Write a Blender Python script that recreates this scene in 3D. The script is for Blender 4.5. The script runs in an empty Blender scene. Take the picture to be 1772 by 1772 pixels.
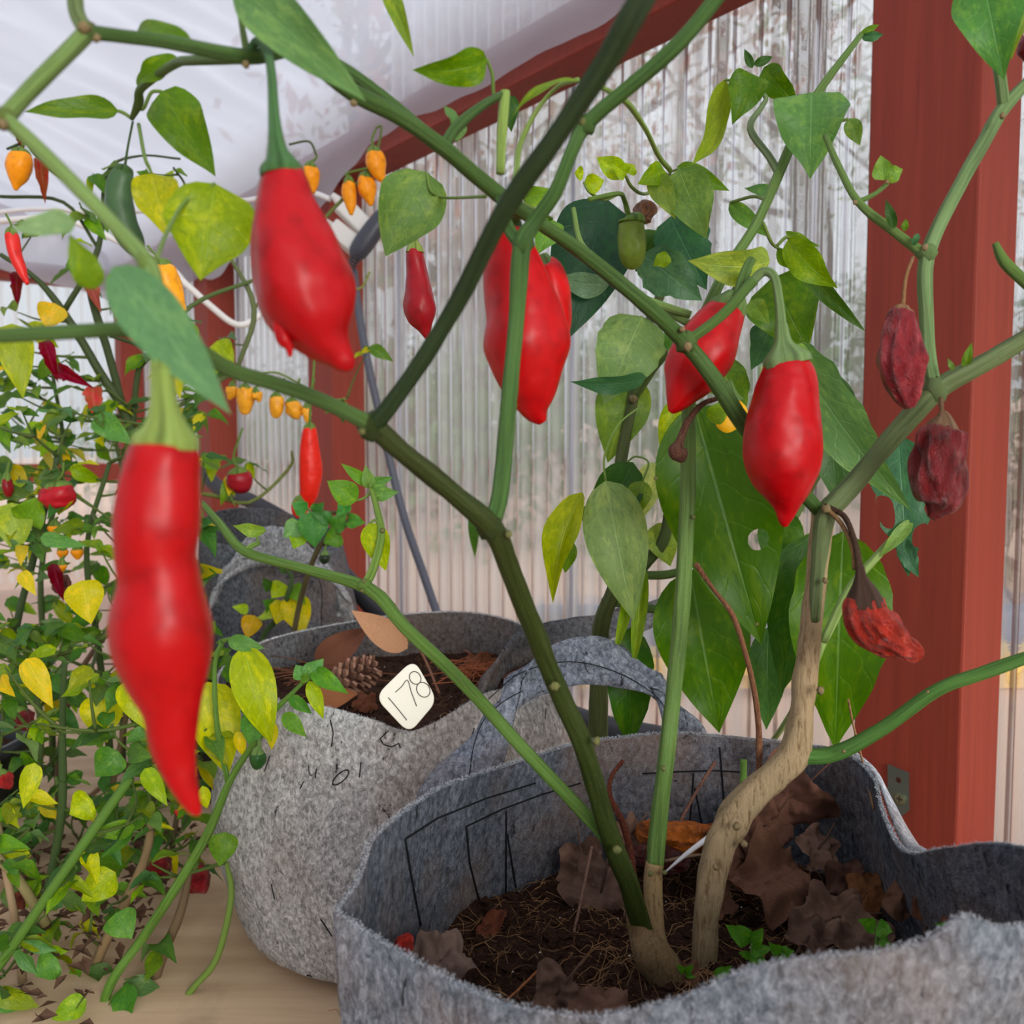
import bpy, math, random
from mathutils import Vector, Matrix, noise
R = random.Random(7)
S = bpy.context.scene
COL = S.collection

# ---------------------------------------------------------------- camera, sky, exposure
F = 1600.0            # focal length in pixels of the 1772 px frame
CZ = 0.515            # camera height above the boards
PITCH = math.radians(4.0)
cam_d = bpy.data.cameras.new('camera'); cam = bpy.data.objects.new('camera', cam_d); COL.objects.link(cam)
cam_d.sensor_width = 36.0; cam_d.lens = 36.0 * F / 1772.0
cam_d.clip_start = 0.02; cam_d.clip_end = 200
cam.location = (0, 0, CZ); cam.rotation_euler = (math.radians(90) - PITCH, 0, 0)
cam_d.dof.use_dof = True; cam_d.dof.focus_distance = 0.68; cam_d.dof.aperture_fstop = 11.5
S.camera = cam

def C(r, g, b):
    f = lambda c: (c / 255 / 12.92) if c / 255 <= 0.04045 else ((c / 255 + 0.055) / 1.055) ** 2.4
    return (f(r), f(g), f(b), 1.0)

W_ = bpy.data.worlds.new('overcast_sky'); S.world = W_; W_.use_nodes = True
nt = W_.node_tree; nt.nodes.clear()
wo = nt.nodes.new('ShaderNodeOutputWorld'); bg = nt.nodes.new('ShaderNodeBackground')
tc = nt.nodes.new('ShaderNodeTexCoord'); sp = nt.nodes.new('ShaderNodeSeparateXYZ')
mr = nt.nodes.new('ShaderNodeMapRange'); mr.inputs[1].default_value = 0.0; mr.inputs[2].default_value = 1.0
mr.inputs[3].default_value = 0.45; mr.inputs[4].default_value = 1.35
bg.inputs['Color'].default_value = (0.89, 0.935, 1.0, 1)
nt.links.new(tc.outputs['Generated'], sp.inputs[0]); nt.links.new(sp.outputs['Z'], mr.inputs[0])
nt.links.new(mr.outputs[0], bg.inputs['Strength']); nt.links.new(bg.outputs[0], wo.inputs[0])
S.view_settings.view_transform = 'Standard'; S.view_settings.look = 'None'
S.view_settings.gamma = 1.0; S.view_settings.use_curve_mapping = False
S.view_settings.exposure = 0.6
sun_d = bpy.data.lights.new('cloud_sun', 'SUN'); sun_d.energy = 1.9; sun_d.angle = math.radians(30); sun_d.color = (1, .97, .92)
sun = bpy.data.objects.new('cloud_sun', sun_d); COL.objects.link(sun)
sun.rotation_euler = Vector((-.42, .86, -.24)).to_track_quat('-Z', 'Y').to_euler()

# ---------------------------------------------------------------- helpers
CP, SP_ = math.cos(PITCH), math.sin(PITCH)
def P(px, py, d):
    """point of the place seen at that pixel, d metres in front of the camera along +Y"""
    xc, yc = (px - 886) / F, (886 - py) / F
    y = CP + yc * SP_; z = -SP_ + yc * CP
    k = d / y
    return Vector((xc * k, d, CZ + z * k))
def px2m(n, d): return n * d / F

WL = {}
def link(o, parent=None, world=Vector((0, 0, 0))):
    COL.objects.link(o); WL[o.name] = Vector(world)
    if parent is not None:
        o.parent = parent; o.location = Vector(world) - WL[parent.name]
    else: o.location = world
    return o
def empty(name, loc, label=None, cat=None, group=None, kind=None):
    o = bpy.data.objects.new(name, None); o.empty_display_size = 0.02
    link(o, None, loc); tag(o, label, cat, group, kind); return o
def tag(o, label=None, cat=None, group=None, kind=None):
    if label: o['label'] = label
    if cat: o['category'] = cat
    if group: o['group'] = group
    if kind: o['kind'] = kind
    return o
def build(name, verts, faces, mat, parent=None, smooth=True, uv=None, color=None, origin=None):
    vs = [Vector(v) for v in verts]
    if origin is None:
        origin = sum(vs, Vector((0, 0, 0))) / len(vs)
        if parent is None: origin.z = min(v.z for v in vs)
    me = bpy.data.meshes.new(name)
    me.from_pydata([v - origin for v in vs], [], faces)
    if uv is not None:
        l = me.uv_layers.new(name='UVMap')
        for lp in me.loops: l.data[lp.index].uv = uv[lp.vertex_index]
    if smooth: me.polygons.foreach_set('use_smooth', [True] * len(me.polygons))
    me.materials.append(mat); me.update()
    o = bpy.data.objects.new(name, me)
    if color: o.color = color
    return link(o, parent, origin)

class M:                      # collects shapes into one mesh
    def __init__(s): s.v = []; s.f = []; s.uv = []
    def add(s, v, f, uv=None):
        k = len(s.v); s.v += list(v); s.f += [tuple(i + k for i in q) for q in f]
        s.uv += uv if uv else [(0.5, 0.5)] * len(v)
    def build(s, name, mat, parent=None, **k): return build(name, s.v, s.f, mat, parent, uv=s.uv, **k)

def spline(pts, n):
    """Catmull-Rom through tuples (any length)"""
    if len(pts) == 2: pts = [pts[0], tuple((a + b) / 2 for a, b in zip(*pts)), pts[1]]
    p = [tuple(2 * a - b for a, b in zip(pts[0], pts[1]))] + [tuple(q) for q in pts] + [tuple(2 * a - b for a, b in zip(pts[-1], pts[-2]))]
    out = []
    for i in range(1, len(p) - 2):
        for k in range(n):
            t = k / n; r = []
            for a, b, c, d in zip(p[i - 1], p[i], p[i + 1], p[i + 2]):
                r.append(0.5 * ((2 * b) + (-a + c) * t + (2 * a - 5 * b + 4 * c - d) * t * t + (-a + 3 * b - 3 * c + d) * t ** 3))
            out.append(tuple(r))
    out.append(tuple(pts[-1])); return out
def frames(ps):
    ts = []
    for i in range(len(ps)):
        a = ps[max(0, i - 1)]; b = ps[min(len(ps) - 1, i + 1)]
        t = (b - a); ts.append(t.normalized() if t.length > 1e-9 else Vector((0, 0, 1)))
    n = ts[0].orthogonal().normalized(); out = []
    for i, t in enumerate(ts):
        n = (n - t * n.dot(t)); n = n.normalized() if n.length > 1e-6 else t.orthogonal().normalized()
        out.append((t, n, t.cross(n)))
    return out
def tube(ps, rs, sides=8, ridge=0.0, lump=0.0, seed=0.0, cap=True):
    fr = frames(ps); v = []; f = []; uv = []; L = 0
    for i, (p, r, (t, a, b)) in enumerate(zip(ps, rs, fr)):
        if i: L += (ps[i] - ps[i - 1]).length
        for k in range(sides):
            th = 2 * math.pi * k / sides
            rr = r * (1 + ridge * math.cos(4 * th))
            if lump: rr *= 1 + lump * noise.noise(p * 60 + Vector((math.cos(th) + seed, math.sin(th), seed)))
            v.append(p + (a * math.cos(th) + b * math.sin(th)) * rr); uv.append((k / sides, L * 20))
    for i in range(len(ps) - 1):
        for k in range(sides):
            k2 = (k + 1) % sides
            f.append((i * sides + k, i * sides + k2, (i + 1) * sides + k2, (i + 1) * sides + k))
    if cap:
        f.append(tuple(range(sides - 1, -1, -1))); o = (len(ps) - 1) * sides; f.append(tuple(o + k for k in range(sides)))
    return v, f, uv
def pix_tube(pts, n=5, sides=8, **k):
    """pts: (px, py, depth, half-width in px)"""
    w = [tuple(P(a, b, d)) + (px2m(r, d),) for a, b, d, r in pts]
    s = spline(w, n)
    return tube([Vector(q[:3]) for q in s], [max(q[3], 0.0002) for q in s], sides, **k)
def pt(name, pts, mat, parent=None, n=5, sides=8, color=None, **k):
    v, f, uv = pix_tube(pts, n, sides, **k)
    return build(name, v, f, mat, parent, uv=uv, color=color)
def box_pts(a, b):
    x0, y0, z0 = a; x1, y1, z1 = b
    v = [Vector(q) for q in ((x0, y0, z0), (x1, y0, z0), (x1, y1, z0), (x0, y1, z0), (x0, y0, z1), (x1, y0, z1), (x1, y1, z1), (x0, y1, z1))]
    return v, [(0, 3, 2, 1), (4, 5, 6, 7), (0, 1, 5, 4), (1, 2, 6, 5), (2, 3, 7, 6), (3, 0, 4, 7)]
def bevel(o, w, seg=2):
    m = o.modifiers.new('bevel', 'BEVEL'); m.width = w; m.segments = seg; m.limit_method = 'ANGLE'; return o
def subsurf(o, n=1):
    m = o.modifiers.new('smooth', 'SUBSURF'); m.levels = n; m.render_levels = n; return o

# ---------------------------------------------------------------- materials
class N:                      # tiny node helper
    def __init__(s, name):
        s.m = bpy.data.materials.new(name); s.m.use_nodes = True; s.t = s.m.node_tree; s.t.nodes.clear()
        s.out = s.t.nodes.new('ShaderNodeOutputMaterial')
    def n(s, kind, **k):
        x = s.t.nodes.new('ShaderNode' + kind)
        for a, b in k.items():
            setattr(x, a, b)
        return x
    def set(s, node, **k):
        for a, b in k.items():
            i = node.inputs[int(a[1:])] if a[0] == '_' and a[1:].isdigit() else node.inputs[a.replace('_', ' ')]
            if hasattr(b, 'is_output'): s.t.links.new(b, i)
            else: i.default_value = b
        return node
    def math(s, op, a, b=None, clamp=False):
        x = s.n('Math', operation=op); x.use_clamp = clamp; s.set(x, _0=a)
        if b is not None: s.set(x, _1=b)
        return x.outputs[0]
    def noise(s, scale, detail=4, rough=.55, vec=None, dist=0):
        x = s.n('TexNoise'); s.set(x, Scale=scale, Detail=detail, Roughness=rough, Distortion=dist)
        if vec is not None: s.set(x, Vector=vec)
        return x.outputs['Fac']
    def ramp(s, fac, stops):
        x = s.n('ValToRGB'); e = x.color_ramp.elements
        while len(e) < len(stops): e.new(0.5)
        for q, (p, c) in zip(e, stops): q.position = p; q.color = c
        s.set(x, Fac=fac); return x.outputs[0]
    def mix(s, fac, a, b, mode='MIX'):
        x = s.n('MixRGB', blend_type=mode); s.set(x, Fac=fac, Color1=a, Color2=b); return x.outputs[0]
    def obj(s): return s.n('TexCoord').outputs['Object']
    def vec(s, scale, src=None):
        x = s.n('Mapping'); x.inputs['Scale'].default_value = scale
        s.set(x, Vector=src if src is not None else s.obj()); return x.outputs[0]
    def bump(s, h, strength=.3, dist=.002):
        x = s.n('Bump'); s.set(x, Height=h, Strength=strength, Distance=dist); return x.outputs[0]
    def pbr(s, **k):
        x = s.n('BsdfPrincipled'); s.set(x, **k); return x
    def done(s, sh):
        s.t.links.new(sh.outputs[0] if hasattr(sh, 'outputs') else sh, s.out.inputs[0]); return s.m

G4 = lambda v: (v, v, v, 1)
def mat_plain(name, col, rough=.5, var=.12, scale=40, spec=.4, bump=.1):
    n = N(name); z = n.noise(scale)
    c = n.mix(n.math('MULTIPLY', z, var * 2), col, tuple(x * .45 for x in col[:3]) + (1,))
    return n.done(n.pbr(Base_Color=c, Roughness=rough, Specular_IOR_Level=spec, Normal=n.bump(z, bump)))

def mat_leaf():
    n = N('leaf_blade'); oi = n.n('ObjectInfo'); uv = n.n('UVMap'); sx = n.n('SeparateXYZ'); n.set(sx, Vector=uv.outputs[0])
    u = n.math('MULTIPLY', n.math('ABSOLUTE', n.math('SUBTRACT', sx.outputs[0], .5)), 2.0); v = sx.outputs[1]
    mid = n.math('SUBTRACT', 1.0, n.math('MULTIPLY', u, 22.0), True)
    vz = n.noise(4.0, 2, .5, uv.outputs[0]); w = n.math('FRACT', n.math('ADD', n.math('MULTIPLY', n.math('SUBTRACT', v, n.math('MULTIPLY', n.math('POWER', u, 1.3), .2)), 6.3), n.math('MULTIPLY', vz, .9)))
    side = n.math('MULTIPLY', n.math('SUBTRACT', 1.0, n.math('MULTIPLY', n.math('ABSOLUTE', n.math('SUBTRACT', w, .5)), 15.0), True), .4)
    vein = n.math('MAXIMUM', mid, side)
    cmb = n.n('CombineXYZ'); n.set(cmb, X=sx.outputs[0], Y=v, Z=n.math('MULTIPLY', oi.outputs['Random'], 50.0))
    z1 = n.noise(3.5, 3, .6, cmb.outputs[0]); z2 = n.noise(14, 3, .6, cmb.outputs[0])
    sat = n.n('HueSaturation'); n.set(sat, Hue=.483, Saturation=1.12, Value=.86, Color=oi.outputs['Color']); base = sat.outputs[0]
    hs = n.n('HueSaturation'); n.set(hs, Hue=.472, Saturation=1.05, Value=1.4, Color=base)
    c = n.mix(n.math('MULTIPLY', n.math('SUBTRACT', z1, .5, True), 4.5, True), base, hs.outputs[0])
    c = n.mix(n.math('MULTIPLY', n.math('SUBTRACT', z2, .57, True), 6.0, True), c, hs.outputs[0])
    dk = n.mix(1.0, base, G4(.55), 'MULTIPLY')
    c = n.mix(n.math('MULTIPLY', n.math('SUBTRACT', .47, z2, True), 2.5, True), c, dk)
    pale = n.n('HueSaturation'); n.set(pale, Saturation=.85, Value=1.7, Color=base)
    c = n.mix(n.math('MULTIPLY', vein, .5), c, pale.outputs[0])
    geo = n.n('NewGeometry')
    und = n.mix(.45, c, n.mix(.5, pale.outputs[0], C(150, 175, 130)))
    c = n.mix(geo.outputs['Backfacing'], c, und)
    h = n.math('ADD', n.math('MULTIPLY', vein, -1.0), n.math('MULTIPLY', z2, .5))
    pb = n.pbr(Base_Color=c, Roughness=.42, Specular_IOR_Level=.26, Normal=n.bump(h, .4, .0015))
    tr = n.n('BsdfTranslucent'); tl = n.n('HueSaturation'); n.set(tl, Saturation=1.15, Value=1.5, Color=c); n.set(tr, Color=tl.outputs[0])
    mx = n.n('MixShader'); n.set(mx, _0=.36, _1=pb.outputs[0], _2=tr.outputs[0])
    return n.done(mx)

def mat_stem():
    n = N('stem_skin'); oi = n.n('ObjectInfo'); uv = n.n('UVMap').outputs[0]
    z = n.noise(1, 5, .65, n.vec((16, .9, 1), uv), .3); z2 = n.noise(40, 4, .6); z3 = n.noise(420, 2, .6)
    b = oi.outputs['Color']; li = n.n('HueSaturation'); n.set(li, Saturation=.85, Value=1.4, Color=b)
    c = n.mix(n.math('MULTIPLY', n.math('SUBTRACT', .52, z, True), 5, True), b, n.mix(1, b, G4(.5), 'MULTIPLY'))
    c = n.mix(n.math('MULTIPLY', n.math('SUBTRACT', z, .54, True), 5, True), c, li.outputs[0])
    c = n.mix(n.math('MULTIPLY', n.math('SUBTRACT', z2, .56, True), 3, True), c, n.mix(1, b, (1.1, .75, .7, 1), 'MULTIPLY'))
    c = n.mix(n.math('MULTIPLY', n.math('SUBTRACT', z3, .68, True), 8, True), c, C(186, 186, 140))
    return n.done(n.pbr(Base_Color=c, Roughness=.48, Specular_IOR_Level=.25, Normal=n.bump(n.math('ADD', z, n.math('MULTIPLY', z3, .3)), .6, .002)))
def mat_bark():
    n = N('tan_bark'); oi = n.n('ObjectInfo'); z = n.noise(1, 7, .72, n.vec((420, 420, 70)), .3); z2 = n.noise(55, 3)
    b = oi.outputs['Color']
    c = n.mix(n.math('MULTIPLY', n.math('SUBTRACT', .5, z, True), 7, True), b, n.mix(1, b, (.48, .42, .36, 1), 'MULTIPLY'))
    c = n.mix(n.math('MULTIPLY', n.math('SUBTRACT', z2, .55, True), 2, True), c, C(196, 172, 132))
    return n.done(n.pbr(Base_Color=c, Roughness=.8, Specular_IOR_Level=.2, Normal=n.bump(z, .8, .0025)))
def mat_pepper():
    n = N('pepper_skin'); oi = n.n('ObjectInfo'); z = n.noise(110, 2, .5, n.obj()); z2 = n.noise(300, 3, .5, n.obj())
    b = oi.outputs['Color']; dk = n.mix(1, b, (.55, .5, .6, 1), 'MULTIPLY'); li = n.n('HueSaturation'); n.set(li, Value=1.25, Saturation=.97, Color=b)
    c = n.mix(n.math('MULTIPLY', n.math('SUBTRACT', z, .5, True), 2.5, True), b, dk)
    c = n.mix(n.math('MULTIPLY', n.math('SUBTRACT', z2, .6, True), 2, True), c, li.outputs[0])
    return n.done(n.pbr(Base_Color=c, Roughness=.38, Specular_IOR_Level=.24, Normal=n.bump(n.noise(70, 1, .3, n.obj()), .3, .006)))
def mat_dried():
    n = N('shrivelled_skin'); oi = n.n('ObjectInfo'); z = n.noise(1, 6, .7, n.vec((130, 130, 70)), .8); z2 = n.noise(90, 4, .6, n.obj())
    b = oi.outputs['Color']; dk = n.mix(1, b, (.28, .22, .25, 1), 'MULTIPLY')
    c = n.mix(n.math('MULTIPLY', n.math('SUBTRACT', z2, .48, True), 4, True), b, dk)
    c = n.mix(n.math('MULTIPLY', n.math('SUBTRACT', z, .62, True), 3, True), c, C(196, 120, 96))
    return n.done(n.pbr(Base_Color=c, Roughness=.3, Specular_IOR_Level=.65, Normal=n.bump(z, 1.0, .010)))
def mat_felt():
    n = N('grey_felt'); oi = n.n('ObjectInfo'); g = n.obj()
    a = n.noise(60, 6, .72, g, .6); b = n.noise(240, 6, .75, n.vec((1, 1, .7)), .5); c2 = n.noise(8, 4, .6, g); d = n.noise(700, 3, .7, g); e = n.noise(95, 4, .7, n.vec((1, 1, .45)), .8)
    base = oi.outputs['Color']
    c = n.mix(n.math('MULTIPLY', n.math('SUBTRACT', a, .38, True), 3.6, True), n.mix(1, base, G4(.72), 'MULTIPLY'), base)
    li = n.n('HueSaturation'); n.set(li, Saturation=.7, Value=1.45, Color=base)
    c = n.mix(n.math('MULTIPLY', n.math('SUBTRACT', b, .5, True), 8, True), c, li.outputs[0])
    dk = n.mix(1, base, G4(.42), 'MULTIPLY')
    c = n.mix(n.math('MULTIPLY', n.math('SUBTRACT', .48, b, True), 11, True), c, dk)
    c = n.mix(n.math('MULTIPLY', n.math('SUBTRACT', .40, d, True), 5, True), c, dk)
    c = n.mix(n.math('MULTIPLY', n.math('SUBTRACT', c2, .47, True), 3.6, True), c, n.mix(.5, c, C(150, 118, 92)))
    c = n.mix(n.math('MULTIPLY', n.math('SUBTRACT', e, .61, True), 12, True), c, C(44, 44, 48))
    h = n.math('ADD', n.math('MULTIPLY', b, .8), d)
    return n.done(n.pbr(Base_Color=c, Roughness=.95, Specular_IOR_Level=.06, Normal=n.bump(h, .8, .0025)))
def mat_wood_red():
    n = N('red_stained_wood'); z = n.noise(1, 6, .6, n.vec((55, 55, 2.2)), 1.2); z2 = n.noise(1, 4, .6, n.vec((210, 210, 5))); k = n.noise(1, 2, .5, n.vec((9, 9, 3)))
    c = n.mix(z, C(114, 43, 31), C(154, 62, 44)); c = n.mix(n.math('MULTIPLY', n.math('SUBTRACT', z2, .6, True), 2.4, True), c, C(80, 28, 24))
    c = n.mix(n.math('MULTIPLY', n.math('SUBTRACT', k, .6, True), 2, True), c, C(104, 38, 32))
    return n.done(n.pbr(Base_Color=c, Roughness=.6, Specular_IOR_Level=.3, Normal=n.bump(z2, .25, .001)))
def mat_panel():
    n = N('clear_corrugated_plastic')
    z = n.noise(1, 4, .6, n.vec((30, 30, 60)), .6)
    rf = n.n('BsdfRefraction'); n.set(rf, Color=(.93, .95, .95, 1), Roughness=.01, IOR=1.2, Normal=n.bump(z, .25, .003))
    tp = n.n('BsdfTransparent'); n.set(tp, Color=(.95, .96, .96, 1))
    gl = n.n('BsdfGlossy'); n.set(gl, Color=(1, 1, 1, 1), Roughness=.12)
    df = n.n('BsdfDiffuse'); n.set(df, Color=(.8, .8, .8, 1)); tl = n.n('BsdfTranslucent'); n.set(tl, Color=(.85, .84, .83, 1))
    m1 = n.n('MixShader'); n.set(m1, _0=.5, _1=rf.outputs[0], _2=tp.outputs[0])
    m2 = n.n('MixShader'); n.set(m2, _0=.5, _1=df.outputs[0], _2=tl.outputs[0])
    uv = n.n('UVMap'); sx = n.n('SeparateXYZ'); n.set(sx, Vector=uv.outputs[0])
    rib = n.math('SUBTRACT', 1.15, n.math('MULTIPLY', n.math('ABSOLUTE', n.math('SUBTRACT', n.math('FRACT', sx.outputs[0]), .5)), 4.0), True)
    rv = n.n('TexWhiteNoise', noise_dimensions='1D'); n.set(rv, W=n.math('FLOOR', sx.outputs[0]))
    m3 = n.n('MixShader'); n.set(m3, _0=n.math('ADD', .05, n.math('MULTIPLY', rib, n.math('ADD', .3, n.math('MULTIPLY', rv.outputs['Value'], .3)))), _1=m1.outputs[0], _2=m2.outputs[0])
    lw = n.n('LayerWeight'); n.set(lw, Blend=.25)
    m4 = n.n('MixShader'); n.set(m4, _0=n.math('MULTIPLY', lw.outputs['Fresnel'], .7), _1=m3.outputs[0], _2=gl.outputs[0])
    return n.done(m4)
def mat_film():
    n = N('white_plastic_film'); z = n.noise(5, 4); z2 = n.noise(38, 2, .3); col = n.mix(n.math('MULTIPLY', n.math('SUBTRACT', z, .5, True), .8, True), (.60, .61, .68, 1), (.50, .50, .57, 1))
    col = n.mix(n.math('GREATER_THAN', z2, .84), col, C(150, 140, 140))
    df = n.n('BsdfDiffuse'); n.set(df, Color=col); tl = n.n('BsdfTranslucent'); n.set(tl, Color=col)
    tp = n.n('BsdfTransparent'); gl = n.n('BsdfGlossy'); n.set(gl, Roughness=.25)
    a = n.n('MixShader'); n.set(a, _0=.68, _1=df.outputs[0], _2=tl.outputs[0])
    b = n.n('MixShader'); n.set(b, _0=.14, _1=a.outputs[0], _2=tp.outputs[0])
    c = n.n('MixShader'); n.set(c, _0=.05, _1=b.outputs[0], _2=gl.outputs[0])
    return n.done(c)
def mat_soil():
    n = N('potting_soil'); a = n.noise(90, 6, .7); b = n.noise(28, 4)
    c = n.ramp(a, [(.3, C(30, 20, 16)), (.52, C(84, 56, 42)), (.72, C(130, 92, 68))])
    c = n.mix(n.math('MULTIPLY', n.math('SUBTRACT', b, .5, True), 2, True), c, C(34, 24, 22))
    return n.done(n.pbr(Base_Color=c, Roughness=.95, Specular_IOR_Level=.15, Normal=n.bump(a, 1, .006)))
def mat_litter():
    n = N('leaf_litter'); v = n.n('TexVoronoi'); n.set(v, Scale=9.0, Randomness=1.0); z = n.noise(2.2, 5); z2 = n.noise(30, 5)
    c = n.mix(v.outputs['Color'], C(176, 138, 116), C(226, 198, 178)); c = n.mix(z, c, C(190, 160, 142))
    c = n.mix(n.math('MULTIPLY', n.math('SUBTRACT', z2, .58, True), 3, True), c, C(104, 78, 64))
    return n.done(n.pbr(Base_Color=c, Roughness=.9, Normal=n.bump(z2, .5, .02)))
def mat_ply():
    n = N('weathered_plywood'); z = n.noise(1, 6, .6, n.vec((5, 34, 5)), 1.5); w = n.n('TexWave', wave_type='RINGS'); n.set(w, Scale=1.4, Distortion=9.0, Detail=3.0, Vector=n.vec((1, 4.5, 1)))
    c = n.mix(z, C(186, 152, 118), C(222, 194, 160)); c = n.mix(n.math('MULTIPLY', w.outputs['Fac'], .3), c, C(160, 122, 90))
    c = n.mix(n.math('MULTIPLY', n.math('SUBTRACT', n.noise(7, 5), .56, True), 2.5, True), c, C(104, 80, 62))
    return n.done(n.pbr(Base_Color=c, Roughness=.8, Normal=n.bump(z, .2, .002)))
def mat_dryleaf():
    n = N('dry_leaf'); oi = n.n('ObjectInfo'); z = n.noise(50, 5, .6); z2 = n.noise(180, 4)
    b = oi.outputs['Color']; c = n.mix(n.math('MULTIPLY', n.math('SUBTRACT', z, .45, True), 2.6, True), b, n.mix(1, b, (.5, .42, .4, 1), 'MULTIPLY'))
    c = n.mix(n.math('MULTIPLY', n.math('SUBTRACT', z2, .6, True), 2, True), c, n.mix(.5, c, C(205, 170, 140)))
    pb = n.pbr(Base_Color=c, Roughness=.75, Specular_IOR_Level=.25, Normal=n.bump(z2, .5, .002))
    tr = n.n('BsdfTranslucent'); n.set(tr, Color=c); mx = n.n('MixShader'); n.set(mx, _0=.18, _1=pb.outputs[0], _2=tr.outputs[0])
    return n.done(mx)
def mat_obj(name, rough=.5, spec=.4, metal=0.0):
    n = N(name); oi = n.n('ObjectInfo'); z = n.noise(60, 3)
    c = n.mix(n.math('MULTIPLY', z, .35), oi.outputs['Color'], n.mix(1, oi.outputs['Color'], G4(.55), 'MULTIPLY'))
    return n.done(n.pbr(Base_Color=c, Roughness=rough, Specular_IOR_Level=spec, Metallic=metal, Normal=n.bump(z, .08, .001)))

LEAF, STEM, BARK, PEP, DRIED, FELT = mat_leaf(), mat_stem(), mat_bark(), mat_pepper(), mat_dried(), mat_felt()
WOOD, PANEL, FILM, SOIL, LITTER, PLY, DRYLEAF = mat_wood_red(), mat_panel(), mat_film(), mat_soil(), mat_litter(), mat_ply(), mat_dryleaf()
PLASTIC = mat_obj('plastic', .4); METAL = mat_obj('zinc_metal', .38, .5, .85); MATTE = mat_obj('matte', .85, .2); RUBBER = mat_obj('black_rubber', .5, .4)
# ---------------------------------------------------------------- the setting
# wall frame: s runs along the side wall away from the camera, off is measured outwards, z up
O2 = Vector((0.278, 1.32, 0)); DS = Vector((-0.603, 0.798, 0)); DN = Vector((0.798, 0.603, 0))
ZB = CZ + 0.639               # underside of the wall plate
S_END = 3.1
def Wp(s, off, z): p = O2 + DS * s + DN * off; return Vector((p.x, p.y, z))
def wall_box(name, s0, s1, o0, o1, z0, z1, mat, label, cat='post', bev=.003):
    v, f = box_pts((s0, o0, z0), (s1, o1, z1))
    v = [Wp(*q) for q in v]
    f = [tuple(reversed(q)) for q in f]
    o = build(name, v, f, mat, None, smooth=False)
    bevel(o, bev); tag(o, label, cat, kind='structure'); return o
# floor and the ground outside
v, f = box_pts((-3.5, -1.2, -.03), (2.6, 5.2, 0)); 
fl = build('floor', *box_pts((-2.2, -.8, -.04), (.9, 1.02, -.022)), LITTER, None, smooth=False)
fl.scale = (1, 1, 1); tag(fl, 'bare earth floor strewn with brown litter under the plywood boards', 'floor', kind='structure')
g = M(); nx, ny = 40, 40
for j in range(ny + 1):
    for i in range(nx + 1):
        x = -14 + 34 * i / nx; y = -6 + 32 * j / ny
        dist = max(0, (Vector((x, y, 0)) - O2).dot(DN) - .8)
        g.v.append(Vector((x, y, -.045 + .085 * dist + .06 * noise.noise(Vector((x, y, 0)) * .8) * min(1, dist)))); g.uv.append((0, 0))
for j in range(ny):
    for i in range(nx): a = j * (nx + 1) + i; g.f.append((a, a + 1, a + nx + 2, a + nx + 1))
o = g.build('ground', LITTER); tag(o, 'pale brown leaf-strewn ground sloping up beyond the clear panels', 'ground', kind='structure')
for k, (x0, x1, y0, y1) in enumerate(((-.62, -.02, .55, 1.78), (-1.25, -.63, .6, 1.82), (-.01, .6, -.2, 1.0))):
    o = build('plywood_board', *box_pts((x0, y0, -.02), (x1, y1, 0)), PLY, None, smooth=False); bevel(o, .002)
    tag(o, ['weathered beige plywood board beside the middle grow bag', 'beige plywood board under the leafy pepper bush', 'beige plywood board under the open grow bag in front'][k], 'board', kind='structure')

# posts and beams
wall_box('trim_1', -.376, -.242, 0, .09, -.04, ZB + .3, WOOD, 'thick red-stained post beside the open grow bag')
wall_box('trim_2', 1.19, 1.325, 0, .09, -.04, ZB, WOOD, 'red-stained post behind the hanging black cable')
wall_box('trim_3', 2.06, 2.19, 0, .09, -.04, ZB, WOOD, 'narrow distant red post behind the dangling orange pods')
wall_box('trim_4', -2.3, S_END + .09, 0, .09, ZB, ZB + .089, WOOD, 'sloping-looking red top beam along the clear side wall under white film', 'beam')
wall_box('trim_5', S_END, S_END + .09, -2.6, 0, ZB - .0, ZB + .07, WOOD, 'far red beam across the end wall behind the bush', 'beam')
wall_box('trim_6', S_END, S_END + .09, 0, .09, -.04, ZB, WOOD, 'red corner post where the two clear walls meet')
wall_box('trim_7', -2.3, S_END, .0, .09, -.04, .02, WOOD, 'low red sill board along the foot of the clear side wall', 'board')
wall_box('trim_8', S_END, S_END + .09, -2.6, 0, .38, .45, WOOD, 'lower red rail across the end wall behind the bush', 'beam')

# corrugated clear sheets, each sheet a part of its wall
def sheet(parent, s0, s1, along_s, base_off, z0, z1):
    m = M(); pitch = .048; n = int((s1 - s0) / pitch * 12); nz = 6
    for j in range(nz + 1):
        z = z0 + (z1 - z0) * j / nz
        for i in range(n + 1):
            s = s0 + (s1 - s0) * i / n
            ph = (s / pitch) % 1.0
            t = ph * 4; tri = t if t < 1 else (2 - t if t < 3 else t - 4)
            a = max(-1, min(1, tri * 1.7)) * .0085 + .0012 * noise.noise(Vector((s * 3, z * 3, 1)))
            m.v.append(Wp(s, base_off + a, z) if along_s else Wp(S_END + base_off + a, s, z)); m.uv.append((s / pitch, z))
    for j in range(nz):
        for i in range(n): q = j * (n + 1) + i; m.f.append((q, q + 1, q + n + 2, q + n + 1))
    return m.build('corrugated_sheet', PANEL, parent)
wr = empty('wall_right', Wp(0, .1, 0), 'clear corrugated plastic side wall behind the pepper plants', 'wall', kind='structure')
cuts = [-2.35, -1.72, -1.08, -.44, .40, 1.02, 1.42, 2.04, 2.6, 3.18]
for i in range(len(cuts) - 1):
    sheet(wr, cuts[i], cuts[i + 1] + .03, True, .101 + .003 * (i % 2), -.02, ZB + (.5 if i < 5 else .05))
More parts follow.
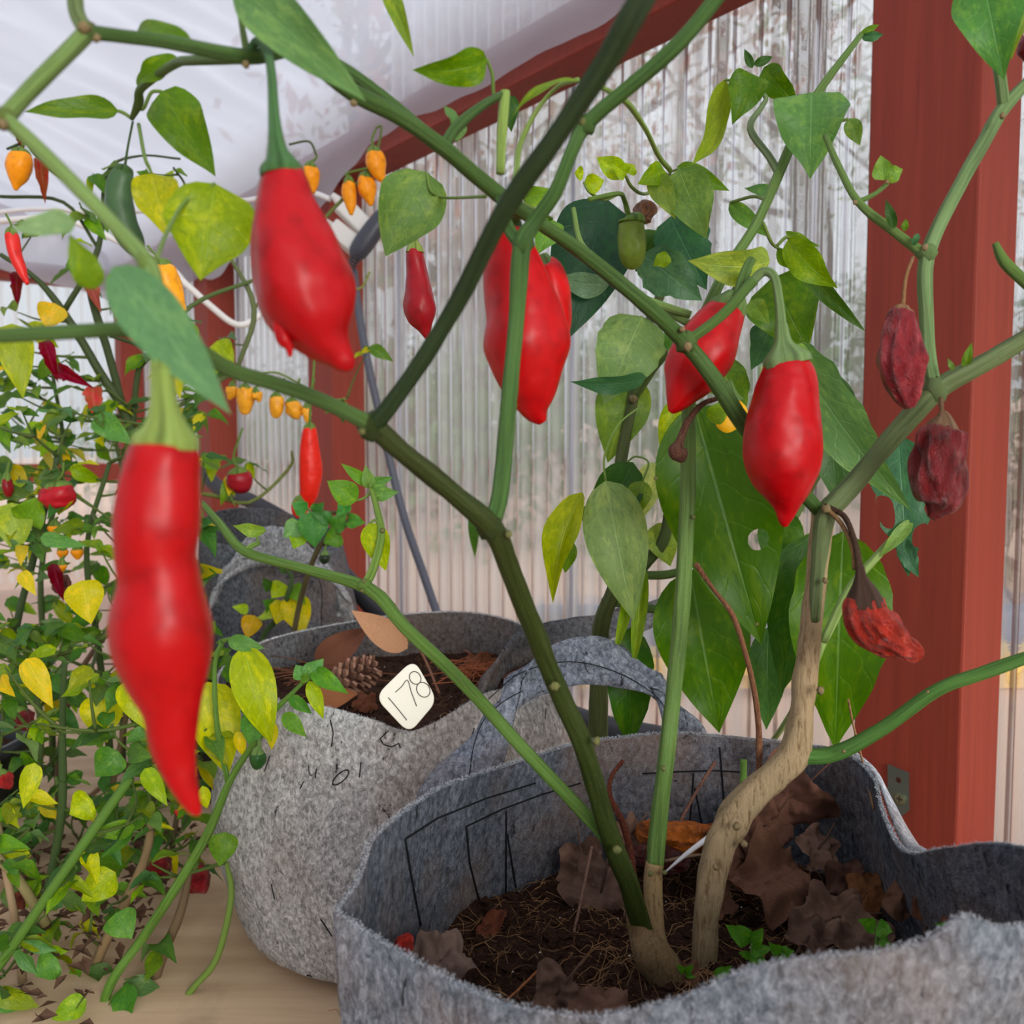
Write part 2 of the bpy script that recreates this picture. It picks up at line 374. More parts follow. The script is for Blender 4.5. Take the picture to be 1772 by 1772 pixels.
for sc0 in cuts[2:-1]:
    ps = [Wp(sc0, .092, .0), Wp(sc0 + .002, .092, .5), Wp(sc0, .092, ZB + .03)]
    build('sheet_edge', *tube(ps, [.0035] * 3, 6)[:2], FILM, wr)
wb = empty('wall_back', Wp(S_END, -1, 0), 'clear corrugated plastic end wall behind the leafy bush', 'wall', kind='structure')
for i in range(4): sheet(wb, -.62 * (i + 1), -.62 * i + .03, False, .101 + .003 * (i % 2), -.02, ZB + .02)
# a torn scrap of film caught outside, high on the wall
# white plastic film: roof, drooping over the plate, and the far gable
def film_z(s, off):
    return ZB + .115 + (-off) * .47
def film_pt(s, t):
    """t in 0..1 hangs in front of the plate, beyond 1 goes up the roof"""
    w = noise.noise(Vector((s * 4.0, t * 1.3, 3))); w2 = noise.noise(Vector((s * 11, t * 2.0, 8)))
    drop = .10 + .02 * noise.noise(Vector((s * 3.1, 0, 5))) + .012 * w2
    if s > .95: drop += .13 * min(1, (s - .95) / .35) * (1 + .35 * noise.noise(Vector((s * 5, 2, 2))))
    if t <= 1:
        return Wp(s, -.02 - .03 * t * t - .012 * abs(w) * (1 - t), ZB + .115 - drop * (1 - t))
    off = -.05 - (t - 1)
    z = film_z(s, off) + .045 * w * min(1, (t - 1) * 3) + .02 * w2 * min(1, (t - 1) * 6) - .10 * math.sin(min(1, (t - 1) / 1.7) * math.pi) + .035 * abs(noise.noise(Vector((s * 2.3 + t * 2.2, t * 1.2 - s, 12)))) * min(1, (t - 1) * 4) + .018 * abs(noise.noise(Vector((s * 7 + t * 1.5, t * 5 - s * 2, 21)))) * min(1, (t - 1) * 4)
    return Wp(s, off, z)
m = M(); ns = 260; ts = [0, .2, .4, .6, .8, 1, 1.03, 1.07, 1.12] + [1.15 + .0275 * k for k in range(73)]
for i in range(ns + 1):
    s = -2.3 + (S_END + 2.3 + .05) * i / ns
    for t in ts: m.v.append(film_pt(s, t)); m.uv.append((s, t))
k = len(ts)
for i in range(ns):
    for j in range(k - 1): m.f.append((i * k + j, i * k + j + 1, (i + 1) * k + j + 1, (i + 1) * k + j))
ce = m.build('ceiling', FILM); tag(ce, 'milky white plastic film sagging as a roof over the plants', 'film', kind='structure')
m = M(); nn, nv = 60, 14
for i in range(nn + 1):
    off = .02 - 2.3 * i / nn
    top = film_z(0, min(off, -.05)) + .05
    low = ZB + .045 + .03 * noise.noise(Vector((off * 4, 1, 1))) - .11 * max(0, 1 + off / .5)
    for j in range(nv + 1):
        z = low + (top - low) * j / nv
        m.v.append(Wp(S_END - .03 - .05 * abs(noise.noise(Vector((off * 5, z * 2.5, 4)))), off, z)); m.uv.append((0, 0))
for i in range(nn):
    for j in range(nv): q = i * (nv + 1) + j; m.f.append((q, q + 1, q + nv + 2, q + nv + 1))
o = m.build('trim_9', FILM); tag(o, 'white plastic film closing the far gable above the end beam', 'film', kind='structure')
# far slope of the roof closes the house on the other side
m = M()
for i in range(41):
    s = -2.3 + 5.45 * i / 40
    for j in range(13):
        t = j / 12; off = -2.15 - 1.1 * t
        m.v.append(Wp(s, off, film_z(s, -2.15) - .75 * t + .03 * noise.noise(Vector((s * 3, off * 3, 9))))); m.uv.append((0, 0))
for i in range(40):
    for j in range(12): q = i * 13 + j; m.f.append((q, q + 1, q + 14, q + 13))
o = m.build('trim_10', FILM); tag(o, 'white plastic film of the opposite roof slope', 'film', kind='structure')

# unseen film wall, added to cut the light coming in sideways
for nm, a, b, lab in (('light_screen_left', Wp(-2.3, -3.25, 0), Wp(S_END, -3.25, 0), 'unseen white film sheet added along the opposite side to cut sideways light'), ):
    m = M()
    for i in range(41):
        for j in range(9):
            p = a.lerp(b, i / 40); top = 1.53 if nm == 'light_screen_left' else min(film_z(0, -2.15), film_z(0, -3.25 * (1 - i / 40))) if i > 14 else 1.53 + .75 * i / 14
            m.v.append(p + Vector((0, 0, top * j / 8)) + DN * .015 * noise.noise(p * 3 + Vector((0, 0, j * .5)))); m.uv.append((0, 0))
    for i in range(40):
        for j in range(8): q = i * 9 + j; m.f.append((q, q + 1, q + 10, q + 9))
    o = m.build(nm, FILM); tag(o, lab, 'wall', kind='structure')

# angle bracket at the foot of the big post
br = empty('angle_bracket', Wp(-.262, -.002, .19), 'small zinc angle bracket screwed to the foot of the thick red post', 'bracket')
def brq(s, z, off): return Wp(s, off, z)
m = M()
bp = [P(1536, 1322, 1.0), P(1573, 1337, 1.0), P(1574, 1402, 1.0), P(1560, 1413, 1.0), P(1536, 1395, 1.0)]
def on_post(p, off):            # push along the view onto the post's inner face
    c = Vector((0, 0, CZ)); d = p - c; nrm = DN; t = ((O2 + DN * off) - c).dot(nrm) / d.dot(nrm); return c + d * t
fr = [on_post(p, -.0035) for p in bp]; bk = [on_post(p, -.0005) for p in bp]; n5 = len(fr)
m.add(fr + bk, [tuple(range(n5)), tuple(range(2 * n5 - 1, n5 - 1, -1))] + [(i, i + n5, (i + 1) % n5 + n5, (i + 1) % n5) for i in range(n5)])
m.build('plate', METAL, br, smooth=False, color=C(128, 140, 132))
def disc_on_post(px, py, r, off0, off1, name, mat, col, parent, n=16):
    c = on_post(P(px, py, 1), off0); c1 = on_post(P(px, py, 1), off1)
    a = [c + (DS * math.cos(2 * math.pi * k / n) + Vector((0, 0, 1)) * math.sin(2 * math.pi * k / n)) * r for k in range(n)]
    b = [q + (c1 - c) for q in [c + (q - c) * .75 for q in a]]
    return build(name, a + b, [tuple(range(n)), tuple(range(2 * n - 1, n - 1, -1))] + [(i, (i + 1) % n, (i + 1) % n + n, i + n) for i in range(n)], mat, parent, smooth=False, color=col)
disc_on_post(1555, 1350, .0036, -.0034, -.0042, 'screw_hole', MATTE, C(70, 30, 22), br)
sc_ = disc_on_post(1556, 1383, .0075, -.0036, -.007, 'screw', METAL, C(160, 160, 130), br)
c0 = on_post(P(1556, 1383, 1), -.0073)
m = M()
for q in (DS, Vector((0, 0, 1))):
    w = Vector((0, 0, 1)) if q is DS else DS
    vs = [c0 + q * a * .004 + w * b * .0009 + DN * e * .0012 for a in (-1, 1) for b in (-1, 1) for e in (0, 1)]
    m.add(vs, [(0, 1, 3, 2), (4, 6, 7, 5), (0, 4, 5, 1), (2, 3, 7, 6), (0, 2, 6, 4), (1, 5, 7, 3)])
m.build('cross_slot', MATTE, sc_, smooth=False, color=C(60, 60, 50))

# ---------------------------------------------------------------- outside: trees, bushes, a yellow board
def tree(x, y, h, r, seed, crown, cc, label, group):
    q = random.Random(seed); z0 = -.1 + .085 * max(0, (Vector((x, y, 0)) - O2).dot(DN) - .8)
    t = empty('tree', (x, y, z0), label, 'tree', group)
    lean = q.uniform(-.06, .06)
    ps = [Vector((x + lean * h * k / 8 + .05 * q.uniform(-1, 1), y + .05 * q.uniform(-1, 1), z0 + h * k / 8)) for k in range(9)]
    build('trunk', *tube(ps, [r * (1 - .085 * k) for k in range(9)], 8)[:2], MATTE, t, color=C(84, 70, 60))
    tips = []
    for b in range(9):
        i = q.randint(3, 7); a = q.uniform(0, 6.28); L = q.uniform(.7, 1.6)
        d = Vector((math.cos(a), math.sin(a), q.uniform(.2, .8)))
        bp = [ps[i] + d * (L * k / 4) + Vector((0, 0, .1 * k * k / 16)) for k in range(5)]
        build('branch', *tube(bp, [r * .35 * (1 - .2 * k) for k in range(5)], 5)[:2], MATTE, t, color=C(84, 70, 60)); tips += bp[2:]
    if crown:
        m = M()
        for k in range(crown):
            c = q.choice(tips) + Vector((q.gauss(0, .35), q.gauss(0, .35), q.gauss(0, .3))); a = Vector((q.gauss(0, 1), q.gauss(0, 1), q.gauss(0, 1))).normalized(); b = a.orthogonal().normalized(); s_ = q.uniform(.05, .11)
            m.add([c - a * s_, c + b * s_ * .5, c + a * s_, c - b * s_ * .5], [(0, 1, 2, 3)])
        o = m.build('crown', LEAF, t, smooth=False, color=cc); o['kind'] = 'stuff'
q = random.Random(3); taken = []
TL = [('bare-limbed', 120, C(150, 122, 84)), ('green-crowned', 800, C(92, 116, 78)), ('olive-leaved', 500, C(120, 130, 92)), ('russet-leaved', 420, C(150, 104, 72))]
for k in range(22):
    s = -4.5 + 13.5 * (k % 11) / 10 + q.uniform(-.25, .25); off = (3.6 if k < 11 else 7.0) + q.uniform(-.6, .6)
    p = O2 + DS * s + DN * off; a, nl, cc = TL[q.randint(0, 3)]
    tree(p.x, p.y, q.uniform(4, 6.5), q.uniform(.06, .15), k, nl, cc, a + ' tree blurred by the clear corrugated wall', a + ' trees outside')
for k in range(30):
    s = -2.4 + 12 * (k % 10) / 9 + q.uniform(-.2, .2); off = (1.75, 3.4, 5.2)[k // 10] + q.uniform(-.25, .25); p = O2 + DS * s + DN * off; z0 = .085 * (off - .8) - .05
    a, cc = [('green', C(66, 92, 54)), ('brownish', C(104, 84, 66)), ('pale green', C(96, 120, 78))][(k * 2 + k // 10) % 3]
    t = empty('shrub', (p.x, p.y, z0), 'low ' + a + ' shrub blurred by the clear corrugated wall', 'shrub', a + ' shrubs outside')
    for b in range(5):
        an = q.uniform(0, 6.28); bp = [Vector((p.x, p.y, z0)) + Vector((math.cos(an) * .07 * i, math.sin(an) * .07 * i, .16 * i)) for i in range(5)]
        build('stem', *tube(bp, [.012 - .002 * i for i in range(5)], 5)[:2], MATTE, t, color=C(80, 64, 52))
    m = M()
    for i in range(520):
        c = Vector((p.x + q.gauss(0, .24), p.y + q.gauss(0, .24), z0 + .5 + (k // 10) * .25 + q.gauss(0, .28))); a_ = Vector((q.gauss(0, 1), q.gauss(0, 1), q.gauss(0, 1))).normalized(); b = a_.orthogonal().normalized(); s_ = q.uniform(.03, .075)
        m.add([c - a_ * s_, c + b * s_ * .5, c + a_ * s_, c - b * s_ * .5], [(0, 1, 2, 3)])
    o = m.build('foliage', LEAF, t, smooth=False, color=cc); o['kind'] = 'stuff'
o = build('timber_board', *box_pts((-.1, 2.02, -.02), (1.9, 2.09, .035)), MATTE, None, smooth=False, color=C(236, 196, 110)); bevel(o, .004)
tag(o, 'yellowish timber board lying on the ground outside the clear wall', 'board')
o = build('slate_block', *box_pts((.05, 2.2, -.02), (1.9, 2.32, .12)), MATTE, None, smooth=False, color=C(138, 142, 156)); bevel(o, .01)
tag(o, 'low grey-blue block edging behind the yellowish timber outside', 'edging')
# ---------------------------------------------------------------- grow bags
def loop_pts(ctrl, n):
    """closed Catmull-Rom through 3D control points, resampled to n"""
    k = len(ctrl); out = []
    c = [tuple(p) for p in ctrl]
    for i in range(k):
        a, b, d, e = c[i - 1], c[i], c[(i + 1) % k], c[(i + 2) % k]
        for j in range(8):
            t = j / 8
            out.append(Vector([0.5 * ((2 * q) + (-p + r) * t + (2 * p - 5 * q + 4 * r - s) * t * t + (-p + 3 * q - 3 * r + s) * t ** 3) for p, q, r, s in zip(a, b, d, e)]))
    L = [0]
    for i in range(len(out)): L.append(L[-1] + (out[(i + 1) % len(out)] - out[i]).length)
    res = []; j = 0
    for i in range(n):
        x = L[-1] * i / n
        while L[j + 1] < x: j += 1
        t = (x - L[j]) / max(1e-9, L[j + 1] - L[j]); res.append(out[j].lerp(out[(j + 1) % len(out)], t))
    return res
def grow_bag(name, rim, center, rad, zsoil, label, color, lining, seed, n=200, thick=.0038, levels=16, bulge=.02, crease=.004):
    root = empty(name, (center[0], center[1], 0), label, 'grow bag')
    rp = loop_pts(rim, n); cx, cy = center; v = []; f = []
    base = []
    a0 = math.atan2(rp[0].y - cy, rp[0].x - cx)
    for p in rp:
        d = Vector((p.x - cx, p.y - cy, 0)).normalized(); base.append(Vector((cx, cy, .004)) + d * rad)
    rows_out = []; rows_in = []
    for k in range(levels + 1):
        t = k / levels; row = []
        for i in range(n):
            p = rp[i].lerp(base[i], t ** .9 if k else 0)
            d = Vector((p.x - cx, p.y - cy, 0)).normalized()
            w = noise.noise(Vector((d.x * 3 + seed, d.y * 3, p.z * 9))) * crease * 1.6 + noise.noise(Vector((d.x * 10, d.y * 10 + seed, p.z * 22))) * crease * .5
            p = p + d * (w * min(1, t * 6) + bulge * math.sin(math.pi * t))
            if t > .93: p = p - d * .02 * (t - .93) / .07
            row.append(p)
        rows_out.append(row)
    def smooth_rad(i): return Vector((rp[i].x - cx, rp[i].y - cy, 0)).normalized()
    for row in rows_out: v += row
    for k in range(levels):
        for i in range(n): j = (i + 1) % n; f.append((k * n + i, k * n + j, (k + 1) * n + j, (k + 1) * n + i))
    kin = int(levels * .62); o0 = len(v)
    fuzz = lambda i: .0010 * noise.noise(rp[i] * 350)
    v += [rp[i] - smooth_rad(i) * thick * .5 + Vector((0, 0, thick * .35 + fuzz(i))) for i in range(n)]
    inn = [[p - Vector((p.x - cx, p.y - cy, 0)).normalized() * thick for p in rows_out[k]] for k in range(kin + 1)]
    v += inn[0]
    for i in range(n): j = (i + 1) % n; f.append((i, o0 + i, o0 + j, j)); f.append((o0 + i, o0 + n + i, o0 + n + j, o0 + j))
    v.append(Vector((cx, cy, .003))); c = len(v) - 1
    for i in range(n): f.append((levels * n + i, levels * n + (i + 1) % n, c))
    build('fabric_wall', v, [tuple(reversed(q)) for q in f], FELT, root, color=color)
    v = []; f = []          # the inner side of the felt, in a darker grey
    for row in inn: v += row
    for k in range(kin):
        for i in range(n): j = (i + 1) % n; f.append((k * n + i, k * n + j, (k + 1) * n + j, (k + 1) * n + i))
    build('inner_face', v, f, FELT, root, color=lining)
    return root, rp, rows_out
def strap(name, pts, mat, parent, color, thick=.004, n=8, wave=.0, seed=0):
    """pts: (px,py,depth, half width vector in metres dx,dy,dz) swept as a folded felt band"""
    w = [tuple(P(a, b, d)) + tuple(q) for a, b, d, q in pts]; s = spline(w, n); v = []; f = []; m = 7
    ps = [Vector(q[:3]) for q in s]; ws = [Vector(q[3:]) for q in s]
    for i, (p, h) in enumerate(zip(ps, ws)):
        t = (ps[min(i + 1, len(ps) - 1)] - ps[max(i - 1, 0)]).normalized(); nn = t.cross(h).normalized()
        for side in (1, -1):
            for k in range(m):
                u = (-1 + 2 * k / (m - 1)) * side
                z = noise.noise(p * 30 + Vector((u * 1.5, seed, 0))) * wave
                v.append(p + h * u + nn * (side * thick * .5 * (1 if abs(u) < .99 else .3) + z))
    r = 2 * m
    for i in range(len(ps) - 1):
        for k in range(r): f.append((i * r + k, i * r + (k + 1) % r, (i + 1) * r + (k + 1) % r, (i + 1) * r + k))
    f.append(tuple(range(r))); f.append(tuple((len(ps) - 1) * r + k for k in range(r - 1, -1, -1)))
    return build(name, v, f, mat, parent, color=color)

RIM1 = [(576, 1577, .43), (609, 1531, .452), (623, 1492, .47), (634, 1458, .487), (662, 1430, .505), (710, 1393, .54), (767, 1359, .575), (865, 1326, .625), (986, 1288, .672), (1082, 1275, .69), (1167, 1268, .70), (1279, 1276, .695), (1399, 1289, .675), (1470, 1306, .64), (1514, 1345, .61), (1530, 1400, .575), (1560, 1462, .535), (1592, 1480, .50), (1640, 1472, .47), (1735, 1464, .44), (1830, 1490, .40), (1850, 1560, .365), (1790, 1604, .345), (1735, 1612, .335), (1672, 1592, .332), (1625, 1626, .328), (1560, 1646, .325), (1498, 1656, .325), (1385, 1667, .327), (1272, 1692, .33), (1188, 1732, .333), (1104, 1754, .337), (1019, 1766, .341), (935, 1757, .349), (850, 1735, .36), (738, 1680, .385), (654, 1632, .41), (597, 1594, .425)]
CB1 = (.115, .515)
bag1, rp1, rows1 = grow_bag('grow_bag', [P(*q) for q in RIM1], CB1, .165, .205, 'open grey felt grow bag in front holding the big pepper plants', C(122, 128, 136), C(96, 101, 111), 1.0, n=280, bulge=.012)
RIM2 = [(386, 1203, .93), (372, 1175, .97), (400, 1140, 1.02), (460, 1108, 1.07), (560, 1084, 1.11), (690, 1064, 1.14), (800, 1059, 1.15), (880, 1072, 1.13), (940, 1100, 1.08), (965, 1140, 1.02), (950, 1172, .96), (900, 1190, .91), (850, 1200, .875), (800, 1225, .845), (755, 1252, .825), (705, 1268, .815), (640, 1247, .82), (560, 1225, .83), (480, 1214, .855), (420, 1207, .89)]
CB2 = (-.12, .985)
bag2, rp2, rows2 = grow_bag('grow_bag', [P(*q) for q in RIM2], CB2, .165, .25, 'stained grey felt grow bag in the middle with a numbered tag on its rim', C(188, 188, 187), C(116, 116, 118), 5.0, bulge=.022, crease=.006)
RIM3 = [(352, 935, 1.52), (345, 905, 1.60), (380, 884, 1.70), (450, 880, 1.76), (520, 895, 1.76), (575, 915, 1.72), (590, 928, 1.64), (575, 945, 1.56), (520, 950, 1.51), (450, 948, 1.49), (395, 944, 1.49)]
CB3 = (-.385, 1.62)
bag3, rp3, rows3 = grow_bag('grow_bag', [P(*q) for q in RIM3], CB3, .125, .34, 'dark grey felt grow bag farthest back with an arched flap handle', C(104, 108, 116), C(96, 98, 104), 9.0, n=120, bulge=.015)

# handles and seams
def V(x, y, z): return (x, y, z)
strap('handle', [(790, 1370, .70, V(.034, 0, .012)), (815, 1300, .712, V(.032, .002, .016)), (865, 1220, .73, V(.016, .004, .021)), (930, 1168, .745, V(.006, .006, .020)), (1005, 1143, .755, V(.001, .006, .019)), (1080, 1152, .76, V(-.005, .006, .019)), (1142, 1190, .76, V(-.014, .006, .014)), (1180, 1245, .752, V(-.018, .004, .006)), (1192, 1320, .74, V(-.018, .002, .003))], FELT, bag1, C(124, 131, 144), .009, wave=.014, seed=3)
strap('handle', [(815, 1250, .88, V(.004, -.004, .016)), (840, 1190, .90, V(.006, 0, .02)), (880, 1140, .94, V(.006, .004, .02)), (935, 1108, 1.0, V(.002, .01, .017)), (1010, 1092, 1.05, V(0, .014, .013)), (1085, 1075, 1.08, V(0, .016, .012)), (1135, 1058, 1.10, V(.004, .016, .012)), (1150, 1034, 1.12, V(.008, .01, .012))], FELT, bag2, C(98, 100, 104), .006, wave=.008, seed=7)
strap('handle', [(362, 1062, 1.47, V(.012, 0, .02)), (385, 1000, 1.45, V(.014, -.004, .022)), (430, 955, 1.44, V(.006, -.008, .03)), (490, 948, 1.43, V(0, -.01, .034)), (550, 975, 1.44, V(-.01, -.008, .028)), (590, 1020, 1.46, V(-.014, 0, .02)), (600, 1075, 1.48, V(-.014, 0, .01))], FELT, bag3, C(176, 179, 186), .006, wave=.010, seed=9)
def seam(parent, pts, r=.7, col=C(24, 24, 28), name='seam'):
    return pt(name, [(a, b, d, r) for a, b, d in pts], MATTE, parent, n=4, sides=5, color=col)
def inner_hit(px, py, rows, c, shrink=.0052, near=False):
    """point where the sight line meets the inner face of the far side of a bag"""
    best = None; cam0 = Vector((0, 0, CZ)); d = (P(px, py, 1) - cam0)
    n = len(rows[0])
    from mathutils.geometry import intersect_ray_tri as irt
    for k in range(0, len(rows) - 1):
        for i in range(n):
            j = (i + 1) % n
            a, b, e, g_ = rows[k][i], rows[k][j], rows[k + 1][j], rows[k + 1][i]
            if not near and (a.y + e.y) / 2 < c[1] - .03: continue
            h = irt(a, b, e, d, cam0) or irt(a, e, g_, d, cam0)
            if h and (best is None or (h.y < best.y if near else h.y > best.y)): best = h
    if best is None: return P(px, py, c[1] + .12)
    r = Vector((best.x - c[0], best.y - c[1], 0)).normalized()
    return best - r * shrink
def wall_thread(parent, pts, rows, c, r=.0006, name='seam', col=C(20, 20, 24), shrink=.0046, near=False):
    ps = []
    for a, b in zip(pts[:-1], pts[1:]):
        for k in range(4): t = k / 4; ps.append((a[0] + (b[0] - a[0]) * t, a[1] + (b[1] - a[1]) * t))
    ps.append(pts[-1]); w = [inner_hit(x, y, rows, c, shrink, near) for x, y in ps]
    return build(name, *tube(w, [r] * len(w), 5)[:2], MATTE, parent, color=col)
for pts in ([(688, 1452), (700, 1520), (716, 1600)], [(797, 1428), (803, 1490), (822, 1560)], [(868, 1402), (868, 1470), (868, 1545)], [(870, 1440), (880, 1500), (888, 1545)], [(797, 1428), (860, 1398), (930, 1372), (1000, 1352)], [(688, 1452), (745, 1415), (830, 1380), (920, 1352)],
            [(1110, 1335), (1170, 1332), (1240, 1330), (1290, 1333)], [(1133, 1355), (1140, 1385)], [(1200, 1335), (1196, 1390), (1192, 1425)], [(1202, 1360), (1210, 1400), (1215, 1428)], [(1246, 1290), (1250, 1340), (1256, 1420)]):
    wall_thread(bag1, pts, rows1, CB1)
oval = [(590 + 17 * math.cos(t) * .8 + 8 * math.sin(t) * .5, 1345 - 17 * math.cos(t) * .7 + 8 * math.sin(t) * .75) for t in [2 * math.pi * k / 14 for k in range(15)]]
for pts in (oval, [(672, 1264), (658, 1278), (664, 1288), (678, 1292), (690, 1286), (693, 1294)], [(572, 1245), (577, 1268), (574, 1292)], [(548, 1330), (546, 1346)], [(625, 1318), (622, 1345)], [(468, 1308), (458, 1335)], [(555, 1590), (575, 1620)], [(470, 1530), (476, 1556)], [(526, 1352), (520, 1364)], [(820, 1260), (812, 1290), (816, 1330)]):
    wall_thread(bag2, pts, rows2, CB2, r=.00055, name='loose_thread', shrink=-.0006, near=True)
seam(bag1, [(812, 1345, .70), (820, 1290, .708), (838, 1245, .712), (870, 1215, .72), (905, 1195, .725)], .9)
seam(bag1, [(845, 1210, .722), (900, 1165, .735), (980, 1145, .742), (1060, 1160, .748), (1130, 1200, .75), (1165, 1245, .745)], .9)
for x, y in ((920, 1235), (945, 1225)): seam(bag2, [(x, y, .93), (x - 5, y + 55, .93)], .8)
for pts in ([(437, 1060, 1.455), (432, 1110, 1.46)], [(495, 1000, 1.42), (552, 1003, 1.44), (556, 1090, 1.46)]): seam(bag3, pts, .8)

def rim_fuzz(parent, rp, c, n, seed, col, L=.0035):
    q = random.Random(seed); m = M()
    for k in range(n):
        i = q.randrange(len(rp)); p = rp[i].lerp(rp[(i + 1) % len(rp)], q.random()); r = Vector((p.x - c[0], p.y - c[1], 0)).normalized()
        p = p - r * q.uniform(0, .0038) + Vector((0, 0, .0012)); d = Vector((q.gauss(0, 1), q.gauss(0, 1), q.gauss(.5, .8))).normalized() * q.uniform(.3, 1) * L; e = Vector((q.gauss(0, 1), q.gauss(0, 1), q.gauss(0, 1))) * L * .25
        v_, f_, _ = tube([p, p + d * .5 + e, p + d], [.00014, .00012, .00006], 3, cap=False); m.add(v_, f_)
    o = m.build('rim_fibre', MATTE, parent, color=col); o['kind'] = 'stuff'
rim_fuzz(bag1, rp1, CB1, 4600, 1, C(190, 193, 198), .0016); rim_fuzz(bag2, rp2, CB2, 1200, 2, C(190, 190, 190), .0025)
# pale fuzz and fold on the right of the front bag
v = []; f = []
edge = [P(1478, 1308, .642), P(1512, 1340, .612), P(1528, 1375, .594), P(1542, 1415, .570), P(1565, 1462, .535), P(1596, 1479, .503)]
outr = [P(1484, 1309, .655), P(1520, 1340, .64), P(1545, 1382, .628), P(1568, 1425, .61), P(1592, 1462, .585), P(1612, 1482, .55)]
sa = spline([tuple(p) + tuple(q) for p, q in zip(edge, outr)], 5)
for q_ in sa:
    a, b = Vector(q_[:3]), Vector(q_[3:]); t = Vector((0, 0, .0015))
    v += [a + t, a.lerp(b, .5) + t * 2.4, b - t * .5, b - t * 2, a.lerp(b, .5) - t, a - t]
for i in range(len(sa) - 1):
    for k in range(6): f.append((i * 6 + k, i * 6 + (k + 1) % 6, (i + 1) * 6 + (k + 1) % 6, (i + 1) * 6 + k))
build('turned_edge', v, f, FELT, bag1, color=C(196, 200, 208))

# ---------------------------------------------------------------- soil
def soil(name, c, r, z, label, seed, roots, crumbs, perlite):
    q = random.Random(seed); m = M(); nr, na = 44, 110
    hgt = lambda x, y: z + .010 * noise.noise(Vector((x * 22, y * 22, seed))) + .005 * noise.noise(Vector((x * 70, y * 70, seed))) + .0025 * noise.noise(Vector((x * 190, y * 190, seed)))
    m.v.append(Vector((c[0], c[1], hgt(*c)))); m.uv.append((0, 0))
    for i in range(1, nr + 1):
        for k in range(na):
            rr = r(2 * math.pi * k / na) * i / nr; x = c[0] + rr * math.cos(2 * math.pi * k / na); y = c[1] + rr * math.sin(2 * math.pi * k / na)
            m.v.append(Vector((x, y, hgt(x, y)))); m.uv.append((0, 0))
    for k in range(na): m.f.append((0, 1 + k, 1 + (k + 1) % na))
    for i in range(nr - 1):
        for k in range(na): a = 1 + i * na; m.f.append((a + k, a + na + k, a + na + (k + 1) % na, a + (k + 1) % na))
    root = m.build(name, SOIL); tag(root, label, 'soil', kind='stuff')
    def spot():
        a = q.uniform(0, 6.283); rr = math.sqrt(q.random()) * r(a) * .95; return c[0] + rr * math.cos(a), c[1] + rr * math.sin(a)
    m = M()
    for k in range(crumbs):
        x, y = spot(); s_ = q.choice([.0012, .0018, .0025, .004]) * q.uniform(.7, 1.3); p = Vector((x, y, hgt(x, y) + s_ * .3))
        vs = [p + Vector((q.uniform(.6, 1.3) * s_ * a, q.uniform(.6, 1.3) * s_ * b, q.uniform(.6, 1.2) * s_ * e)) for a, b, e in ((1, 0, 0), (-1, 0, 0), (0, 1, 0), (0, -1, 0), (0, 0, 1), (0, 0, -1))]
        m.add(vs, [(0, 2, 4), (2, 1, 4), (1, 3, 4), (3, 0, 4), (2, 0, 5), (1, 2, 5), (3, 1, 5), (0, 3, 5)])
    o = m.build('crumb', SOIL, root, smooth=False); o['kind'] = 'stuff'
    m = M()
    for k in range(perlite):
        x, y = spot(); s_ = q.uniform(.0004, .001); p = Vector((x, y, hgt(x, y) + .001))
        vs = [p + Vector((a * s_, b * s_, e * s_)) for a, b, e in ((1, 0, 0), (-1, 0, 0), (0, 1, 0), (0, -1, 0), (0, 0, 1), (0, 0, -1))]
        m.add(vs, [(0, 2, 4), (2, 1, 4), (1, 3, 4), (3, 0, 4), (2, 0, 5), (1, 2, 5), (3, 1, 5), (0, 3, 5)])
    o = m.build('perlite', MATTE, root, smooth=False, color=C(225, 220, 210)); o['kind'] = 'stuff'
    m = M()
    for k in range(roots):
        x, y = spot(); a = q.uniform(0, 6.283); ps = []; st = q.uniform(.003, .007)
        for i in range(q.randint(5, 10)):
            ps.append(Vector((x, y, hgt(x, y) + q.uniform(.0005, .006) * math.sin(math.pi * min(1, i / 6)) + .0006))); a += q.uniform(-.7, .7); x += math.cos(a) * st; y += math.sin(a) * st
        v_, f_, _ = tube(ps, [q.uniform(.00014, .00034)] * len(ps), 3, cap=False); m.add(v_, f_)
    o = m.build('root_fibre', MATTE, root, smooth=True, color=C(150, 112, 76)); o['kind'] = 'stuff'
    return hgt
def rad_in(rows, c, z):
    n = 72; tab = [.1] * n
    for k in range(n):
        a = 2 * math.pi * k / n; best = None
        for row in rows:
            for p in row:
                da = abs((math.atan2(p.y - c[1], p.x - c[0]) - a + math.pi) % (2 * math.pi) - math.pi)
                if da < .07:
                    s_ = abs(p.z - z)
                    if best is None or s_ < best[0]: best = (s_, math.hypot(p.x - c[0], p.y - c[1]))
        tab[k] = best[1] if best else tab[k - 1]
    def f(a):
        x = (a / (2 * math.pi) * n) % n; i = int(x); t = x - i; return tab[i % n] * (1 - t) + tab[(i + 1) % n] * t - .003
    return f
ZS1 = CZ - .318; ZS2 = CZ - .262; ZS3 = CZ - .19
h1 = soil('potting_soil', CB1, rad_in(rows1, CB1, ZS1), ZS1, 'dark crumbly soil laced with fine roots in the open front bag', 1, 850, 3600, 160)
h2 = soil('potting_soil', CB2, rad_in(rows2, CB2, ZS2), ZS2, 'dark soil and debris inside the bag with the numbered tag', 2, 60, 700, 30)
h3 = soil('potting_soil', CB3, rad_in(rows3, CB3, ZS3), ZS3, 'rusty brown soil in the farthest grow bag', 3, 20, 250, 10)
